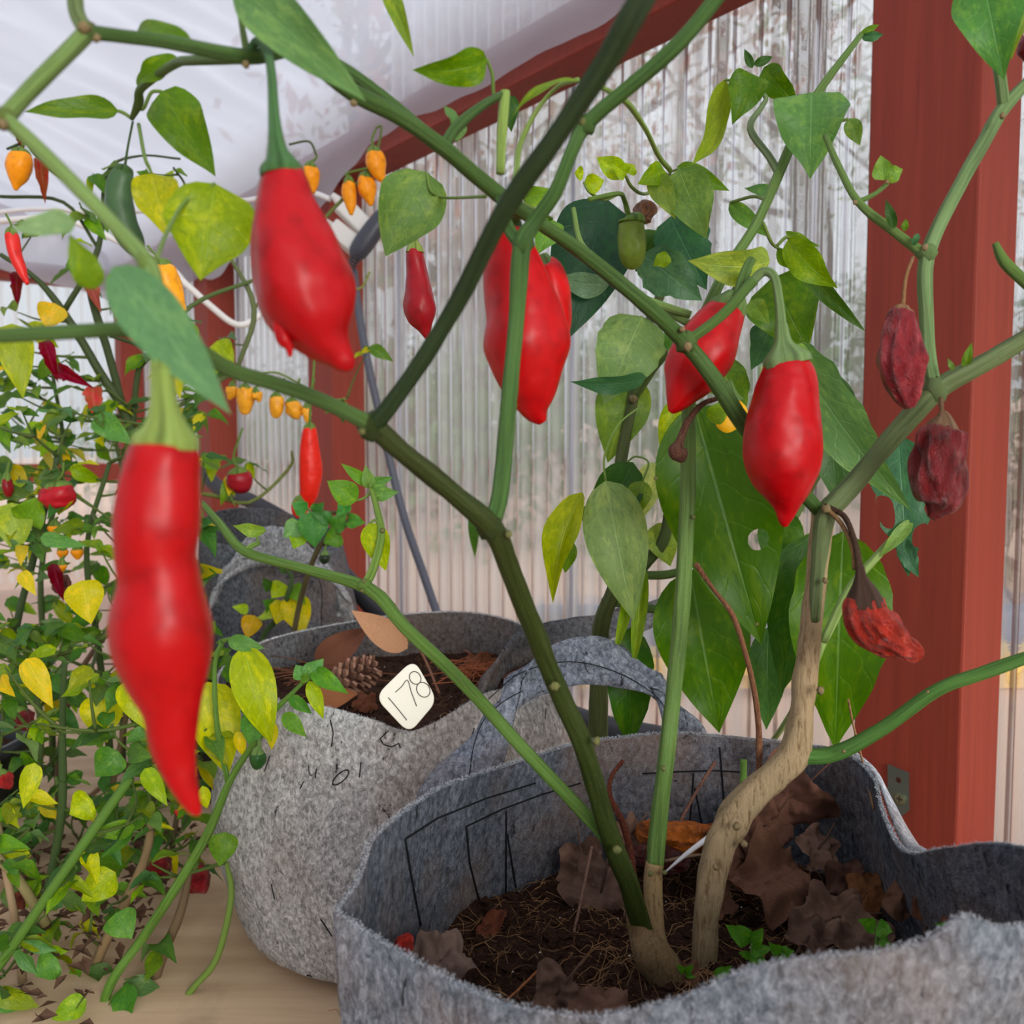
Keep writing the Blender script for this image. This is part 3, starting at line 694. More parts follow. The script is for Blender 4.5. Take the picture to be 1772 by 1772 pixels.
# ---------------------------------------------------------------- leaves, stems, peppers
def prof(v, k=.62):
    """half-width of an ovate pointed blade, 0..1"""
    a = v ** k * (1 - v) ** 1.12; vm = k / (k + 1.12); return a / (vm ** k * (1 - vm) ** 1.12)
def leaf_mesh(base, tip, width, up, fold=.25, curl=.12, wave=.06, seed=0.0, nv=14, nu=8, holes=(), twist=0.0, k=.62, ragged=0.0):
    y = tip - base; L = y.length; yn = y / L; x = yn.cross(up); x = x.normalized() if x.length > 1e-5 else yn.orthogonal().normalized(); n = x.cross(yn)
    v = []; f = []; uv = []
    def pos(u, t):
        w = max(prof(min(max(t, 0), 1), k), .0) * width / 2
        if t <= 0: w = width * .012
        a = twist * (t - .3); xx = x * math.cos(a) + n * math.sin(a); nn = n * math.cos(a) - x * math.sin(a); e = abs(u)
        wv = wave * width * e * e * math.sin(t * 9 + seed * 7 + (2 if u > 0 else 0)) * (prof(t, k))
        rg = 1 + ragged * noise.noise(Vector((t * 9, u * 2, seed))) * e
        return base + y * t + xx * (u * w * math.cos(fold) * rg) + nn * (e * w * math.sin(fold) + wv) + n * (curl * L * (4 * t * (1 - t)) - curl * .5 * L * t * t)
    for j in range(nv + 1):
        for i in range(nu + 1):
            t = j / nv; u = -1 + 2 * i / nu
            for hu, hv, ru, rv in holes:
                e = math.hypot((u - hu) / ru, (t - hv) / rv)
                if .55 < e < 1.45 and abs(u) < .99: u = hu + (u - hu) / e; t = hv + (t - hv) / e
            v.append(pos(u, t)); uv.append((u * .5 + .5, t))
    for j in range(nv):
        for i in range(nu):
            q = j * (nu + 1) + i; t = sum(uv[z][1] for z in (q, q + 1, q + nu + 2, q + nu + 1)) / 4; u = sum(uv[z][0] for z in (q, q + 1, q + nu + 2, q + nu + 1)) / 2 - 1
            if any(((u - hu) / ru) ** 2 + ((t - hv) / rv) ** 2 < .98 for hu, hv, ru, rv in holes): continue
            f.append((q, q + 1, q + nu + 2, q + nu + 1))
    return v, f, uv
TOCAM = lambda p: (Vector((0, 0, CZ)) - p).normalized()
def leaf(plant, bx, by, tx, ty, d0, d1, wpx, col, fold=.25, curl=.1, roll=0.0, pet=None, wave=.15, name='leaf', label=None, back=False, **k):
    """one leaf from its base pixel to its tip pixel at real depths; pet: points of its stalk back to the stem"""
    b = P(bx, by, d0); t = P(tx, ty, d1); up = TOCAM((b + t) / 2)
    ax = (t - b).normalized(); up = (up - ax * up.dot(ax)).normalized(); up = Matrix.Rotation(roll, 3, ax) @ up
    if back: up = -up
    seed = (bx * 13.7 + ty * 3.1) % 97
    v, f, uv = leaf_mesh(b, t, px2m(wpx, (d0 + d1) / 2), up, fold, curl, wave, seed, **k)
    o = build(name, v, f, LEAF, plant, uv=uv, color=col)
    if label: o['label'] = label
    if pet:
        pp = [(bx, by, d0, 2.2 * .6 / d0)] + [(q[0], q[1], q[2], 2.4 * .6 / q[2]) for q in pet]
        pt('petiole', pp, STEM, o, n=5, sides=6, color=C(118, 150, 66))
    return o
def stem(plant, pts, col, name='branch', mat=None, n=5, sides=12, ridge=.075, lump=.12, **k):
    return pt(name, pts, mat or STEM, plant, n=n, sides=sides, color=col, ridge=ridge, lump=lump, **k)
def knob(plant, px, py, d, r, col, name='node_scar', mat=None):
    c = P(px, py, d); q = random.Random(int(px * 7 + py)); v = []; f = []
    rr = px2m(r, d); nn, m = 8, 5
    for j in range(m):
        a = math.pi * j / (m - 1)
        for i in range(nn):
            b = 2 * math.pi * i / nn; w = rr * (1 + q.uniform(-.25, .25)); v.append(c + Vector((math.sin(a) * math.cos(b), math.sin(a) * math.sin(b), math.cos(a))) * w)
    for j in range(m - 1):
        for i in range(nn): f.append((j * nn + i, (j + 1) * nn + i, (j + 1) * nn + (i + 1) % nn, j * nn + (i + 1) % nn))
    return build(name, v, f, mat or BARK, plant, color=col)

def pepper(pts, label, col, group=None, stalk=None, calyx=None, calyx_col=C(98, 128, 62), mat=None, lobes=3, lobe_amp=.05, lump=.08, wr=0.0, sides=30, name='chili_pepper', n=7, cat='pepper', sub=1, seedv=None):
    """pts: (px,py,depth,half width px) from shoulder to tip; stalk: the same from calyx to the branch"""
    seed = seedv if seedv is not None else (pts[0][0] * .37 + pts[0][1] * .11) % 31
    w = [tuple(P(a, b, d)) + (px2m(r, d),) for a, b, d, r in pts]; s = spline(w, n)
    ps = [Vector(q[:3]) for q in s]; rs = [max(q[3], .0003) for q in s]; fr = frames(ps); v = []; f = []
    for i, (p, r, (t, a, b)) in enumerate(zip(ps, rs, fr)):
        vv = i / (len(ps) - 1)
        for k in range(sides):
            th = 2 * math.pi * k / sides
            e = 1 + lobe_amp * math.cos(lobes * th + seed) * math.sin(math.pi * min(1, vv * 1.2))
            dirv = a * math.cos(th) + b * math.sin(th)
            q = Vector((math.cos(th), math.sin(th), vv * 3 + seed))
            e += lump * noise.noise(q * 1.3) + lump * .5 * noise.noise(q * 2.9)
            if wr: e += wr * 1.4 * (abs(noise.noise(Vector((math.cos(th) * 2.6, math.sin(th) * 2.6, vv * 2.2 + seed)))) * 1.8 - .4) + wr * .8 * noise.noise(Vector((math.cos(th) * 6, math.sin(th) * 6, vv * 7 + seed)))
            v.append(p + dirv * r * e)
    for i in range(len(ps) - 1):
        for k in range(sides): k2 = (k + 1) % sides; f.append((i * sides + k, i * sides + k2, (i + 1) * sides + k2, (i + 1) * sides + k))
    f.append(tuple(range(sides - 1, -1, -1))); o0 = (len(ps) - 1) * sides; f.append(tuple(o0 + k for k in range(sides)))
    top = P(*(calyx[-1][:3] if calyx else pts[0][:3]))
    root = empty(name, top, label, cat, group)
    fl = build('flesh', v, f, mat or PEP, root, color=col)
    if sub: subsurf(fl, sub)
    if calyx: 
        pt('calyx', calyx, STEM, root, n=6, sides=16, color=calyx_col, lump=.12, ridge=.03)
    if stalk: pt('stalk', stalk, STEM if mat is None or mat is PEP else BARK, root, n=6, sides=8, color=calyx_col)
    return root

GR = C(70, 108, 44); GD = C(52, 84, 38); GL = C(112, 140, 78); GM = C(86, 124, 50); TAN = C(168, 145, 110)
# --- plant with the dark stem, rooted in the front bag
A = empty('pepper_plant', P(1150, 1690, .54), 'pepper plant with a dark green forked stem in the open front bag', 'plant')
stem(A, [(1168, 1745, .535, 46), (1156, 1705, .531, 40), (1138, 1668, .527, 39), (1122, 1640, .526, 33), (1108, 1612, .530, 22), (1096, 1575, .5285, 14)], C(130, 106, 74), 'root_collar', BARK, lump=.2)
stem(A, [(1140, 1665, .54, 22), (1112, 1610, .533, 20), (1085, 1520, .52, 19), (1060, 1460, .51, 19), (1030, 1360, .50, 19), (1005, 1280, .49, 19), (960, 1180, .475, 18), (920, 1080, .455, 19), (880, 980, .43, 19), (852, 915, .415, 20), (780, 850, .40, 18), (700, 785, .385, 18), (645, 735, .375, 19)], C(50, 62, 20), 'main_stem')
stem(A, [(640, 740, .375, 17), (665, 715, .372, 16), (720, 640, .365, 15), (790, 525, .355, 16), (870, 370, .335, 18), (950, 255, .32, 19), (1040, 120, .305, 21), (1095, 25, .295, 24), (1150, -70, .29, 22)], C(36, 56, 24))
stem(A, [(650, 738, .375, 16), (560, 695, .365, 14), (480, 665, .355, 14), (400, 640, .345, 14), (330, 600, .33, 14), (250, 572, .315, 14), (120, 575, .30, 13), (-60, 584, .29, 13)], C(76, 106, 50))
stem(A, [(848, 915, .415, 16), (866, 850, .42, 16), (880, 700, .425, 15), (893, 560, .43, 15), (903, 430, .43, 17), (925, 385, .43, 14), (960, 335, .425, 13), (990, 260, .42, 12), (1015, 215, .42, 13), (1090, 150, .41, 13), (1180, 70, .40, 14), (1260, -30, .395, 14)], C(62, 98, 38))
stem(A, [(903, 425, .43, 12), (880, 395, .435, 11), (865, 340, .44, 9)], C(62, 98, 38))
stem(A, [(1068, 1482, .511, 13), (1040, 1440, .513, 12), (1000, 1395, .517, 12), (900, 1290, .53, 12), (800, 1180, .55, 12), (700, 1085, .57, 12), (640, 1020, .585, 12), (530, 985, .61, 9), (425, 955, .64, 9), (380, 905, .66, 7), (350, 870, .68, 5)], C(84, 118, 42), n=4)
stem(A, [(630, 1014, .586, 9), (645, 985, .59, 8), (660, 925, .60, 7), (652, 880, .61, 6), (640, 835, .615, 5)], C(112, 146, 60))
stem(A, [(425, 955, .64, 6), (435, 945, .64, 5), (448, 940, .645, 4)], C(112, 146, 60), n=3)
stem(A, [(1142, 1650, .54, 20), (1133, 1600, .545, 18), (1130, 1520, .55, 17), (1133, 1492, .551, 17)], C(158, 132, 92), 'woody_foot', BARK)
stem(A, [(1133, 1500, .551, 17), (1140, 1420, .555, 16), (1160, 1250, .56, 15), (1180, 1050, .565, 15), (1190, 850, .57, 14), (1192, 700, .575, 12), (1200, 600, .58, 11), (1250, 480, .59, 10), (1310, 385, .60, 9), (1365, 260, .61, 9), (1385, 210, .615, 8), (1430, 140, .62, 7), (1490, 60, .63, 5)], C(88, 118, 52), 'side_stem', n=6)
stem(A, [(1348, 300, .607, 7), (1330, 270, .61, 6), (1298, 222, .615, 6), (1318, 185, .62, 5), (1325, 168, .62, 4), (1302, 150, .622, 3)], C(120, 142, 100))
stem(A, [(1195, 545, .582, 7), (1100, 510, .585, 7), (1040, 455, .60, 6), (1005, 420, .605, 5), (992, 360, .61, 4)], C(112, 142, 72))
stem(A, [(1192, 560, .581, 7), (1120, 520, .60, 6), (1075, 480, .62, 5)], C(112, 142, 72))
for x, y, d, r, c_ in ((645, 738, .375, 24, C(52, 66, 22)), (853, 914, .415, 25, C(52, 66, 22)), (1014, 216, .42, 17, C(70, 104, 44)), (905, 425, .43, 20, C(66, 100, 42)), (632, 1014, .586, 13, C(96, 132, 54))): knob(A, x, y, d, r, c_, 'stem_joint', STEM)
for x, y, d, r in ((650, 718, .374, 13), (628, 745, .372, 12), (880, 925, .412, 12), (1010, 212, .418, 14), (960, 1187, .462, 14), (1032, 1282, .48, 12), (1068, 1470, .495, 13), (630, 1005, .583, 7), (627, 1022, .582, 6), (662, 918, .598, 7), (708, 1107, .565, 6), (1148, 1330, .548, 8), (1125, 1512, .54, 8), (1150, 1510, .54, 7), (1135, 828, .565, 6), (1200, 895, .562, 6)):
    knob(A, x, y, d, r * .62, C(112, 116, 66))
# --- plant with the tan woody trunk
B = empty('pepper_plant', P(1215, 1700, .545), 'tall pepper plant with a knobbly tan woody trunk in the open front bag', 'plant')
stem(B, [(1215, 1735, .55, 30), (1217, 1690, .548, 24), (1222, 1600, .545, 23), (1232, 1510, .545, 25), (1262, 1430, .55, 30), (1290, 1388, .55, 27), (1340, 1340, .55, 25), (1376, 1298, .55, 26), (1390, 1200, .55, 21), (1403, 1080, .55, 19), (1415, 980, .55, 18), (1424, 890, .55, 19)], TAN, 'trunk', BARK, n=8, sides=18, lump=.22)
stem(B, [(1408, 1075, .547, 10), (1416, 980, .543, 13), (1428, 895, .545, 18), (1450, 865, .545, 19), (1485, 828, .545, 18), (1550, 750, .54, 18), (1610, 685, .53, 20), (1640, 662, .527, 18), (1700, 630, .52, 17), (1800, 572, .51, 15)], C(100, 118, 72), 'branch', n=7)
stem(B, [(1617, 672, .53, 13), (1607, 620, .53, 12), (1603, 540, .53, 12), (1603, 450, .53, 13), (1640, 360, .53, 12), (1700, 250, .53, 12), (1736, 188, .53, 12), (1800, 120, .53, 9)], C(110, 140, 86), n=6)
stem(B, [(1738, 190, .53, 10), (1728, 110, .525, 9), (1712, 10, .52, 7), (1705, -60, .52, 6)], C(110, 140, 86))
stem(B, [(1602, 442, .53, 9), (1585, 430, .532, 9), (1540, 395, .54, 8), (1485, 350, .55, 7), (1450, 285, .56, 6), (1428, 235, .57, 5)], C(96, 126, 58))
stem(B, [(1485, 350, .55, 5), (1515, 335, .552, 4), (1535, 318, .555, 4)], C(96, 126, 58), n=3)
stem(B, [(1380, 1308, .548, 15), (1440, 1305, .545, 14), (1520, 1265, .535, 13), (1620, 1195, .525, 12), (1700, 1165, .52, 12), (1800, 1130, .51, 11)], C(72, 116, 44), n=6)
stem(B, [(1722, 420, .52, 5), (1737, 452, .52, 9), (1765, 480, .52, 10), (1810, 520, .52, 9)], C(92, 124, 54))
stem(B, [(1425, 892, .55, 12), (1350, 810, .535, 15), (1290, 738, .53, 16), (1240, 662, .525, 15), (1185, 592, .52, 14), (1100, 512, .50, 14), (1000, 432, .48, 13), (925, 380, .465, 12), (860, 335, .45, 14), (770, 258, .43, 14), (690, 202, .415, 14), (610, 160, .40, 15), (545, 112, .39, 13), (500, 88, .382, 12), (430, 98, .37, 13), (300, 75, .355, 12), (190, 60, .34, 12), (150, 56, .335, 14)], C(62, 92, 36), 'long_branch', n=6)
stem(B, [(150, 56, .335, 13), (100, 108, .32, 13), (50, 158, .312, 13), (8, 204, .305, 14)], C(118, 148, 76), n=4)
stem(B, [(8, 204, .305, 13), (60, 250, .302, 13), (130, 320, .298, 13), (200, 392, .294, 13), (255, 455, .29, 14), (272, 500, .286, 11), (278, 540, .283, 10)], C(122, 152, 80), n=5)
stem(B, [(880, 345, .475, 11), (760, 250, .46, 11), (640, 150, .44, 11), (560, 100, .43, 10), (510, 90, .42, 9)], C(66, 98, 44))
stem(B, [(770, 250, .435, 10), (790, 220, .44, 9), (835, 182, .45, 7), (872, 162, .46, 6)], C(66, 98, 44))
stem(B, [(1188, 592, .52, 9), (1250, 545, .52, 9), (1290, 500, .52, 10), (1303, 486, .52, 11)], C(80, 112, 48))
stem(B, [(1275, 515, .523, 9), (1290, 470, .53, 9), (1300, 450, .535, 8)], C(80, 112, 48))
stem(B, [(425, 100, .37, 10), (330, 105, .40, 8), (300, 112, .42, 7), (245, 152, .45, 7), (240, 178, .46, 8), (228, 205, .47, 4)], C(84, 112, 50))
stem(B, [(150, 55, .335, 14), (132, 20, .335, 13), (128, -30, .335, 12)], C(110, 132, 80))
stem(B, [(205, -20, .42, 2), (425, 60, .372, 5), (430, 98, .37, 6)], C(110, 136, 60)) if False else None
stem(B, [(270, 80, .3, 5), (262, 95, .3, 5)], C(110, 136, 60)) if False else None
stem(B, [(428, 95, .37, 7), (418, 40, .375, 5), (410, -20, .38, 5)], C(116, 144, 70))
stem(B, [(1420, 885, .545, 7), (1345, 830, .56, 6), (1310, 800, .57, 4)], C(110, 140, 60))
for x, y, d, r, c_ in ((150, 56, .335, 17, C(110, 116, 66)), (255, 455, .29, 18, C(120, 146, 70)), (1187, 592, .52, 19, C(84, 112, 56)), (1616, 674, .529, 23, C(100, 120, 72)), (1602, 440, .53, 17, C(104, 134, 76)), (8, 206, .305, 18, C(110, 128, 62))): knob(B, x, y, d, r, c_, 'stem_joint', STEM)
for x, y, d, r in ((145, 48, .33, 17), (168, 66, .33, 12), (5, 215, .3, 15), (425, 112, .365, 11), (612, 178, .395, 10), (1190, 600, .508, 13), (1180, 570, .51, 9), (1275, 1430, .532, 12), (1287, 1460, .533, 12), (1238, 1500, .525, 10), (1600, 428, .52, 10), (1428, 1005, .535, 9), (1420, 1195, .535, 12), (1430, 880, .535, 14), (1735, 200, .518, 9), (1480, 350, .54, 7), (1535, 315, .55, 6), (1605, 1197, .515, 5), (1460, 1300, .535, 6), (1310, 1080, .56, 5)):
    knob(B, x, y, d, r * .6, C(140, 122, 86))
# --- the broad-leaved plant behind
Cc = empty('pepper_plant', P(1035, 1330, .88), 'broad-leaved pepper plant hanging big leaves behind the arched handle', 'plant')
stem(Cc, [(1030, 1340, .87, 20), (1035, 1240, .87, 18), (1040, 1090, .86, 16), (1062, 1020, .85, 13), (1075, 930, .84, 10), (1072, 820, .84, 11), (1095, 690, .85, 10), (1112, 590, .86, 9), (1150, 490, .87, 8), (1172, 390, .88, 6), (1158, 300, .88, 4)], C(72, 84, 40), 'main_stem')
stem(Cc, [(1050, 1045, .855, 13), (1120, 970, .84, 12), (1150, 930, .83, 11), (1160, 860, .82, 8), (1185, 790, .81, 6)], C(66, 82, 38))
stem(Cc, [(1095, 690, .85, 8), (1130, 640, .84, 7), (1150, 605, .83, 7), (1120, 555, .83, 4)], C(76, 96, 44))
stem(Cc, [(1090, 995, .845, 8), (1150, 995, .83, 8), (1190, 985, .82, 7)], C(78, 104, 44))
stem(Cc, [(1060, 1040, .855, 10), (1150, 1055, .83, 8), (1250, 1045, .82, 7), (1330, 980, .82, 6)], C(88, 116, 58))
stem(Cc, [(1330, 980, .82, 6), (1400, 850, .81, 6), (1440, 760, .80, 5), (1400, 640, .8, 4)], C(88, 116, 58))
for x, y, d in ((1095, 690, .84), (1150, 603, .82), (1120, 850, .83)): knob(Cc, x, y, d, 8, C(120, 110, 80))

LG = {'g': C(86, 132, 42), 'd': C(52, 92, 44), 'b': C(80, 122, 88), 'p': C(112, 152, 84), 'l': C(136, 168, 44), 'y': C(206, 208, 60), 'k': C(44, 76, 56), 'm': C(70, 116, 34)}
# (plant, base x,y, tip x,y, d0, d1, width px, colour, extra)
LV = [
 (B, 195, 462, 398, 715, .275, .262, 105, C(104, 150, 106), dict(fold=.15, curl=.04, nv=18, wave=.02)),
 (B, 405, -35, 630, 172, .365, .35, 92, C(102, 146, 92), dict(fold=.3, curl=.06, nv=18)),
 (B, 372, 318, 347, 484, .40, .39, 150, C(128, 166, 26), dict(fold=.2, curl=.05, k=.8, pet=[(320, 350, .39), (290, 400, .35), (270, 450, .30)])),
 (B, 262, 300, 288, 408, .44, .43, 80, C(164, 180, 40), dict(fold=.3, k=.8, pet=[(258, 290, .44), (250, 270, .44), (240, 215, .46)])),
 (B, 280, 158, 371, 302, .47, .46, 92, LG['g'], dict(fold=.3, curl=.08, pet=[(262, 160, .47), (250, 185, .47), (243, 190, .47)])),
 (B, 205, 192, 42, 192, .47, .45, 44, C(84, 124, 50), dict(fold=.35, curl=.06, roll=.4, pet=[(215, 196, .47), (228, 205, .47)])),
 (B, 312, 103, 232, 146, .43, .44, 40, LG['g'], dict(roll=.5)),
 (B, 335, 74, 222, 62, .37, .40, 34, LG['g'], dict(roll=.7, curl=.12)),
 (B, 668, -30, 715, 95, .45, .44, 34, C(112, 146, 62), dict(fold=.4)),
 (B, 842, 102, 718, 125, .45, .44, 62, LG['g'], dict(fold=.25, curl=.22, roll=-.3, pet=[(852, 130, .455), (855, 165, .46), (872, 162, .46)])),
 (B, 130, 385, 20, 398, .30, .29, 48, C(132, 168, 120), dict(roll=.4, curl=.03)),
 (B, 165, 500, 120, 405, .31, .30, 52, C(110, 150, 60), dict()),
 (B, 520, 84, 470, 20, .41, .41, 40, C(104, 150, 92), dict(roll=.9)),
 (B, 238, 150, 262, 105, .45, .45, 16, LG['g'], dict()),
 (A, 738, 298, 667, 443, .56, .55, 118, C(104, 142, 80), dict(fold=.18, curl=.04, k=.62, pet=[(746, 330, .555), (770, 342, .55), (840, 340, .46)])),
 (A, 880, 165, 885, 228, .50, .50, 34, LG['d'], dict()),
 (A, 1000, 140, 880, 200, .45, .45, 22, C(110, 146, 60), dict(roll=1.0, curl=.15)),
 (B, 790, 245, 770, 180, .445, .445, 38, C(96, 138, 84), dict(roll=.8, curl=.15)),
 (A, 1405, 160, 1402, 306, .60, .585, 128, C(96, 146, 84), dict(fold=.3, curl=.1, k=.45)),
 (A, 1302, 128, 1268, 214, .62, .615, 66, LG['m'], dict(fold=.25, k=.45)),
 (A, 1322, 116, 1380, 180, .625, .62, 52, LG['m'], dict(fold=.3, roll=.3)),
 (A, 1254, 138, 1202, 296, .62, .61, 50, C(124, 154, 56), dict(fold=.45, curl=-.22, roll=.5, nv=18, pet=[(1280, 142, .62), (1302, 150, .622)])),
 (A, 1302, 118, 1288, 84, .62, .62, 14, LG['d'], dict()), (A, 1304, 112, 1338, 98, .62, .62, 16, LG['d'], dict()),
 (A, 1490, 62, 1530, 60, .63, .63, 18, LG['b'], dict(roll=.4)), (A, 1488, 60, 1522, 42, .63, .63, 12, LG['g'], dict()),
 (A, 1470, 205, 1488, 252, .6, .6, 30, LG['p'], dict()),
 (A, 1175, 292, 1222, 412, .72, .71, 84, LG['p'], dict(fold=.2, curl=.06, pet=[(1160, 298, .75), (1158, 305, .86)])),
 (A, 1132, 302, 1168, 378, .72, .71, 44, C(134, 168, 88), dict(fold=.3, pet=[(1145, 295, .76), (1158, 305, .86)])),
 (A, 1082, 303, 1032, 272, .70, .70, 38, C(146, 186, 70), dict()), (A, 1086, 300, 1098, 285, .70, .70, 24, C(146, 186, 70), dict()),
 (A, 1012, 322, 1046, 312, .66, .66, 34, C(150, 186, 50), dict()), (A, 1010, 300, 994, 300, .66, .66, 24, C(150, 186, 50), dict()),
 (A, 1145, 285, 1120, 300, .72, .72, 22, C(130, 176, 60), dict(roll=.6)),
 (A, 1332, 452, 1194, 455, .56, .55, 72, C(142, 172, 92), dict(fold=.2, curl=.16, roll=-.35)),
 (A, 1365, 412, 1447, 500, .60, .59, 62, C(112, 160, 40), dict(fold=.35, curl=.18, roll=.3)),
 (A, 1345, 430, 1398, 475, .62, .62, 26, LG['g'], dict(roll=.6)), (A, 1360, 400, 1420, 428, .62, .62, 22, C(120, 164, 84), dict(roll=.5)),
 (B, 1530, 312, 1524, 268, .555, .555, 36, C(118, 164, 84), dict(k=.4)), (B, 1532, 308, 1563, 292, .555, .555, 30, C(118, 164, 84), dict(k=.45)),
 (B, 1548, 395, 1533, 345, .535, .535, 18, LG['d'], dict()), (B, 1565, 400, 1568, 378, .535, .535, 12, LG['g'], dict()), (B, 1580, 425, 1590, 402, .53, .53, 12, LG['b'], dict(curl=.4)),
 (B, 1700, -45, 1737, 135, .50, .49, 116, C(84, 142, 76), dict(fold=.28, k=.5)),
 (B, 1790, 10, 1748, 100, .50, .49, 34, C(140, 176, 84), dict(roll=.6)),
 (B, 1668, 640, 1682, 592, .52, .52, 16, LG['g'], dict()), (B, 1650, 640, 1640, 620, .52, .52, 10, LG['p'], dict(curl=.5)),
 (A, 1385, 452, 1496, 574, .68, .66, 34, C(62, 100, 42), dict(fold=.3, roll=.2)),
 (Cc, 1335, 482, 1398, 606, .72, .70, 128, LG['m'], dict(fold=.12, curl=.06, k=.5)),
 (Cc, 1370, 598, 1572, 885, .66, .60, 104, C(100, 144, 88), dict(fold=.35, curl=.10, nv=20, ragged=.25, roll=.25)),
 (Cc, 1555, 755, 1572, 998, .66, .64, 92, C(78, 118, 92), dict(fold=.2, nv=26, nu=12, ragged=.45, holes=((.7, .55, .35, .12), (-.8, .72, .4, .08)))),
 (Cc, 1555, 930, 1590, 1000, .645, .64, 34, C(78, 118, 92), dict(ragged=.3)),
 (Cc, 1578, 900, 1522, 965, .64, .64, 26, C(128, 168, 96), dict(fold=.4)),
 (Cc, 1050, 345, 978, 592, .82, .80, 142, LG['k'], dict(fold=.12, curl=.05, k=.55, nv=18)),
 (Cc, 1160, 375, 1222, 500, .82, .80, 96, C(60, 98, 72), dict(fold=.2, ragged=.2)),
 (Cc, 1112, 440, 1215, 520, .81, .80, 80, C(86, 122, 92), dict(fold=.2, ragged=.25)),
 (Cc, 1060, 492, 952, 480, .80, .79, 46, C(116, 150, 116), dict(roll=-.4, curl=.1)),
 (Cc, 1098, 400, 1050, 440, .86, .86, 40, C(70, 110, 60), dict()),
 (Cc, 1112, 548, 1045, 700, .83, .82, 120, C(126, 162, 104), dict(fold=.15, back=False, k=.55, ragged=.1)),
 (Cc, 1092, 650, 1052, 800, .86, .85, 96, C(112, 150, 76), dict(fold=.15)),
 (Cc, 1118, 652, 988, 664, .79, .78, 40, C(72, 112, 80), dict(roll=-.5, curl=.12)),
 (Cc, 1095, 800, 1022, 950, .80, .79, 84, C(54, 96, 44), dict(fold=.2, curl=.1)),
 (Cc, 1048, 832, 1096, 1075, .77, .745, 112, C(132, 164, 104), dict(fold=.2, curl=.06, nv=18, pet=[(1046, 790, .775), (1070, 735, .79), (1110, 702, .83)])),
 (Cc, 1112, 832, 1096, 900, .79, .78, 44, C(120, 156, 70), dict(pet=[(1122, 800, .80), (1100, 790, .82), (1085, 800, .83)])),
 (Cc, 1008, 852, 952, 1042, .78, .76, 78, C(140, 166, 44), dict(fold=.75, curl=.18, roll=.3)),
 (Cc, 985, 935, 978, 992, .79, .79, 34, C(104, 150, 60), dict()),
 (Cc, 1202, 700, 1318, 1118, .72, .70, 205, C(58, 104, 26), dict(fold=.14, curl=.04, nv=34, nu=20, holes=((-.5, .585, .22, .042),), pet=[(1196, 680, .725), (1192, 640, .74)])),
 (Cc, 1195, 985, 1245, 1270, .78, .76, 165, C(66, 114, 34), dict(fold=.2, curl=.05, nv=18)),
 (Cc, 1092, 1085, 1088, 1300, .80, .79, 84, C(48, 98, 32), dict(fold=.3, ragged=.12)),
 (Cc, 1098, 1000, 1062, 1140, .77, .765, 34, C(132, 170, 74), dict(fold=.9)), (Cc, 1115, 980, 1095, 1165, .765, .76, 38, C(116, 152, 66), dict(fold=.8)),
 (Cc, 1330, 1085, 1326, 1265, .79, .78, 70, C(74, 120, 66), dict(fold=.3)),
 (Cc, 1410, 920, 1352, 1200, .76, .75, 120, C(60, 104, 46), dict(fold=.25, curl=.06)),
 (Cc, 1460, 920, 1445, 1300, .71, .70, 170, C(70, 122, 32), dict(fold=.15, curl=.04, nv=22, ragged=.1)),
 (Cc, 1425, 640, 1452, 880, .80, .78, 100, C(66, 102, 60), dict(fold=.3, curl=.1)),
 (Cc, 1395, 590, 1412, 760, .80, .79, 44, C(52, 84, 44), dict(fold=.5)),
 (Cc, 1345, 880, 1362, 1010, .80, .79, 80, C(66, 110, 50), dict()),
 (Cc, 1172, 690, 1148, 805, .80, .80, 50, C(140, 176, 56), dict(fold=.4)), (Cc, 1130, 800, 1110, 900, .83, .83, 50, C(170, 192, 120), dict(fold=.3)),
 (Cc, 1345, 545, 1300, 640, .74, .74, 60, C(66, 104, 70), dict(ragged=.2)), (Cc, 1330, 620, 1370, 690, .75, .75, 60, C(150, 180, 120), dict(ragged=.3)),
 (Cc, 1240, 620, 1290, 720, .76, .76, 70, C(86, 126, 56), dict(ragged=.2)),
 (Cc, 1160, 445, 1130, 460, .78, .78, 30, C(130, 170, 60), dict(roll=.4)), (Cc, 1140, 400, 1100, 470, .84, .84, 60, C(58, 96, 44), dict()),
 (A, 818, 880, 822, 965, .44, .44, 20, C(76, 124, 60), dict(fold=.3)), (A, 870, 750, 895, 700, .44, .43, 18, C(124, 160, 66), dict(fold=.5)),
 (A, 618, 866, 566, 832, .615, .61, 46, C(102, 158, 72), dict(pet=[(630, 862, .615), (645, 850, .615)])), (A, 640, 850, 690, 852, .615, .61, 32, C(112, 166, 96), dict(roll=.3)),
 (A, 638, 838, 590, 802, .618, .61, 22, C(102, 158, 72), dict()), (A, 640, 836, 680, 826, .618, .62, 20, C(96, 150, 84), dict(roll=.3)), (A, 640, 845, 632, 805, .616, .61, 24, C(120, 166, 96), dict()),
 (A, 640, 905, 668, 988, .605, .60, 52, C(148, 182, 52), dict(fold=.35, pet=[(650, 900, .605), (658, 915, .602)])),
 (A, 460, 918, 402, 910, .645, .64, 26, C(128, 168, 84), dict(roll=-.4, curl=.1, pet=[(445, 925, .645), (448, 940, .645)])),
]
for (pl, bx, by, tx, ty, d0, d1, w, col, ex) in LV: leaf(pl, bx, by, tx, ty, d0, d1, w, col, **ex)
stem(B, [(874, 160, .46, 9), (869, 220, .455, 9), (866, 300, .452, 8)], C(140, 168, 80))
stem(A, [(880, 345, .47, 5), (893, 300, .48, 5), (900, 250, .49, 5), (930, 190, .49, 4), (965, 150, .48, 4), (1000, 138, .46, 4)], C(132, 160, 78))
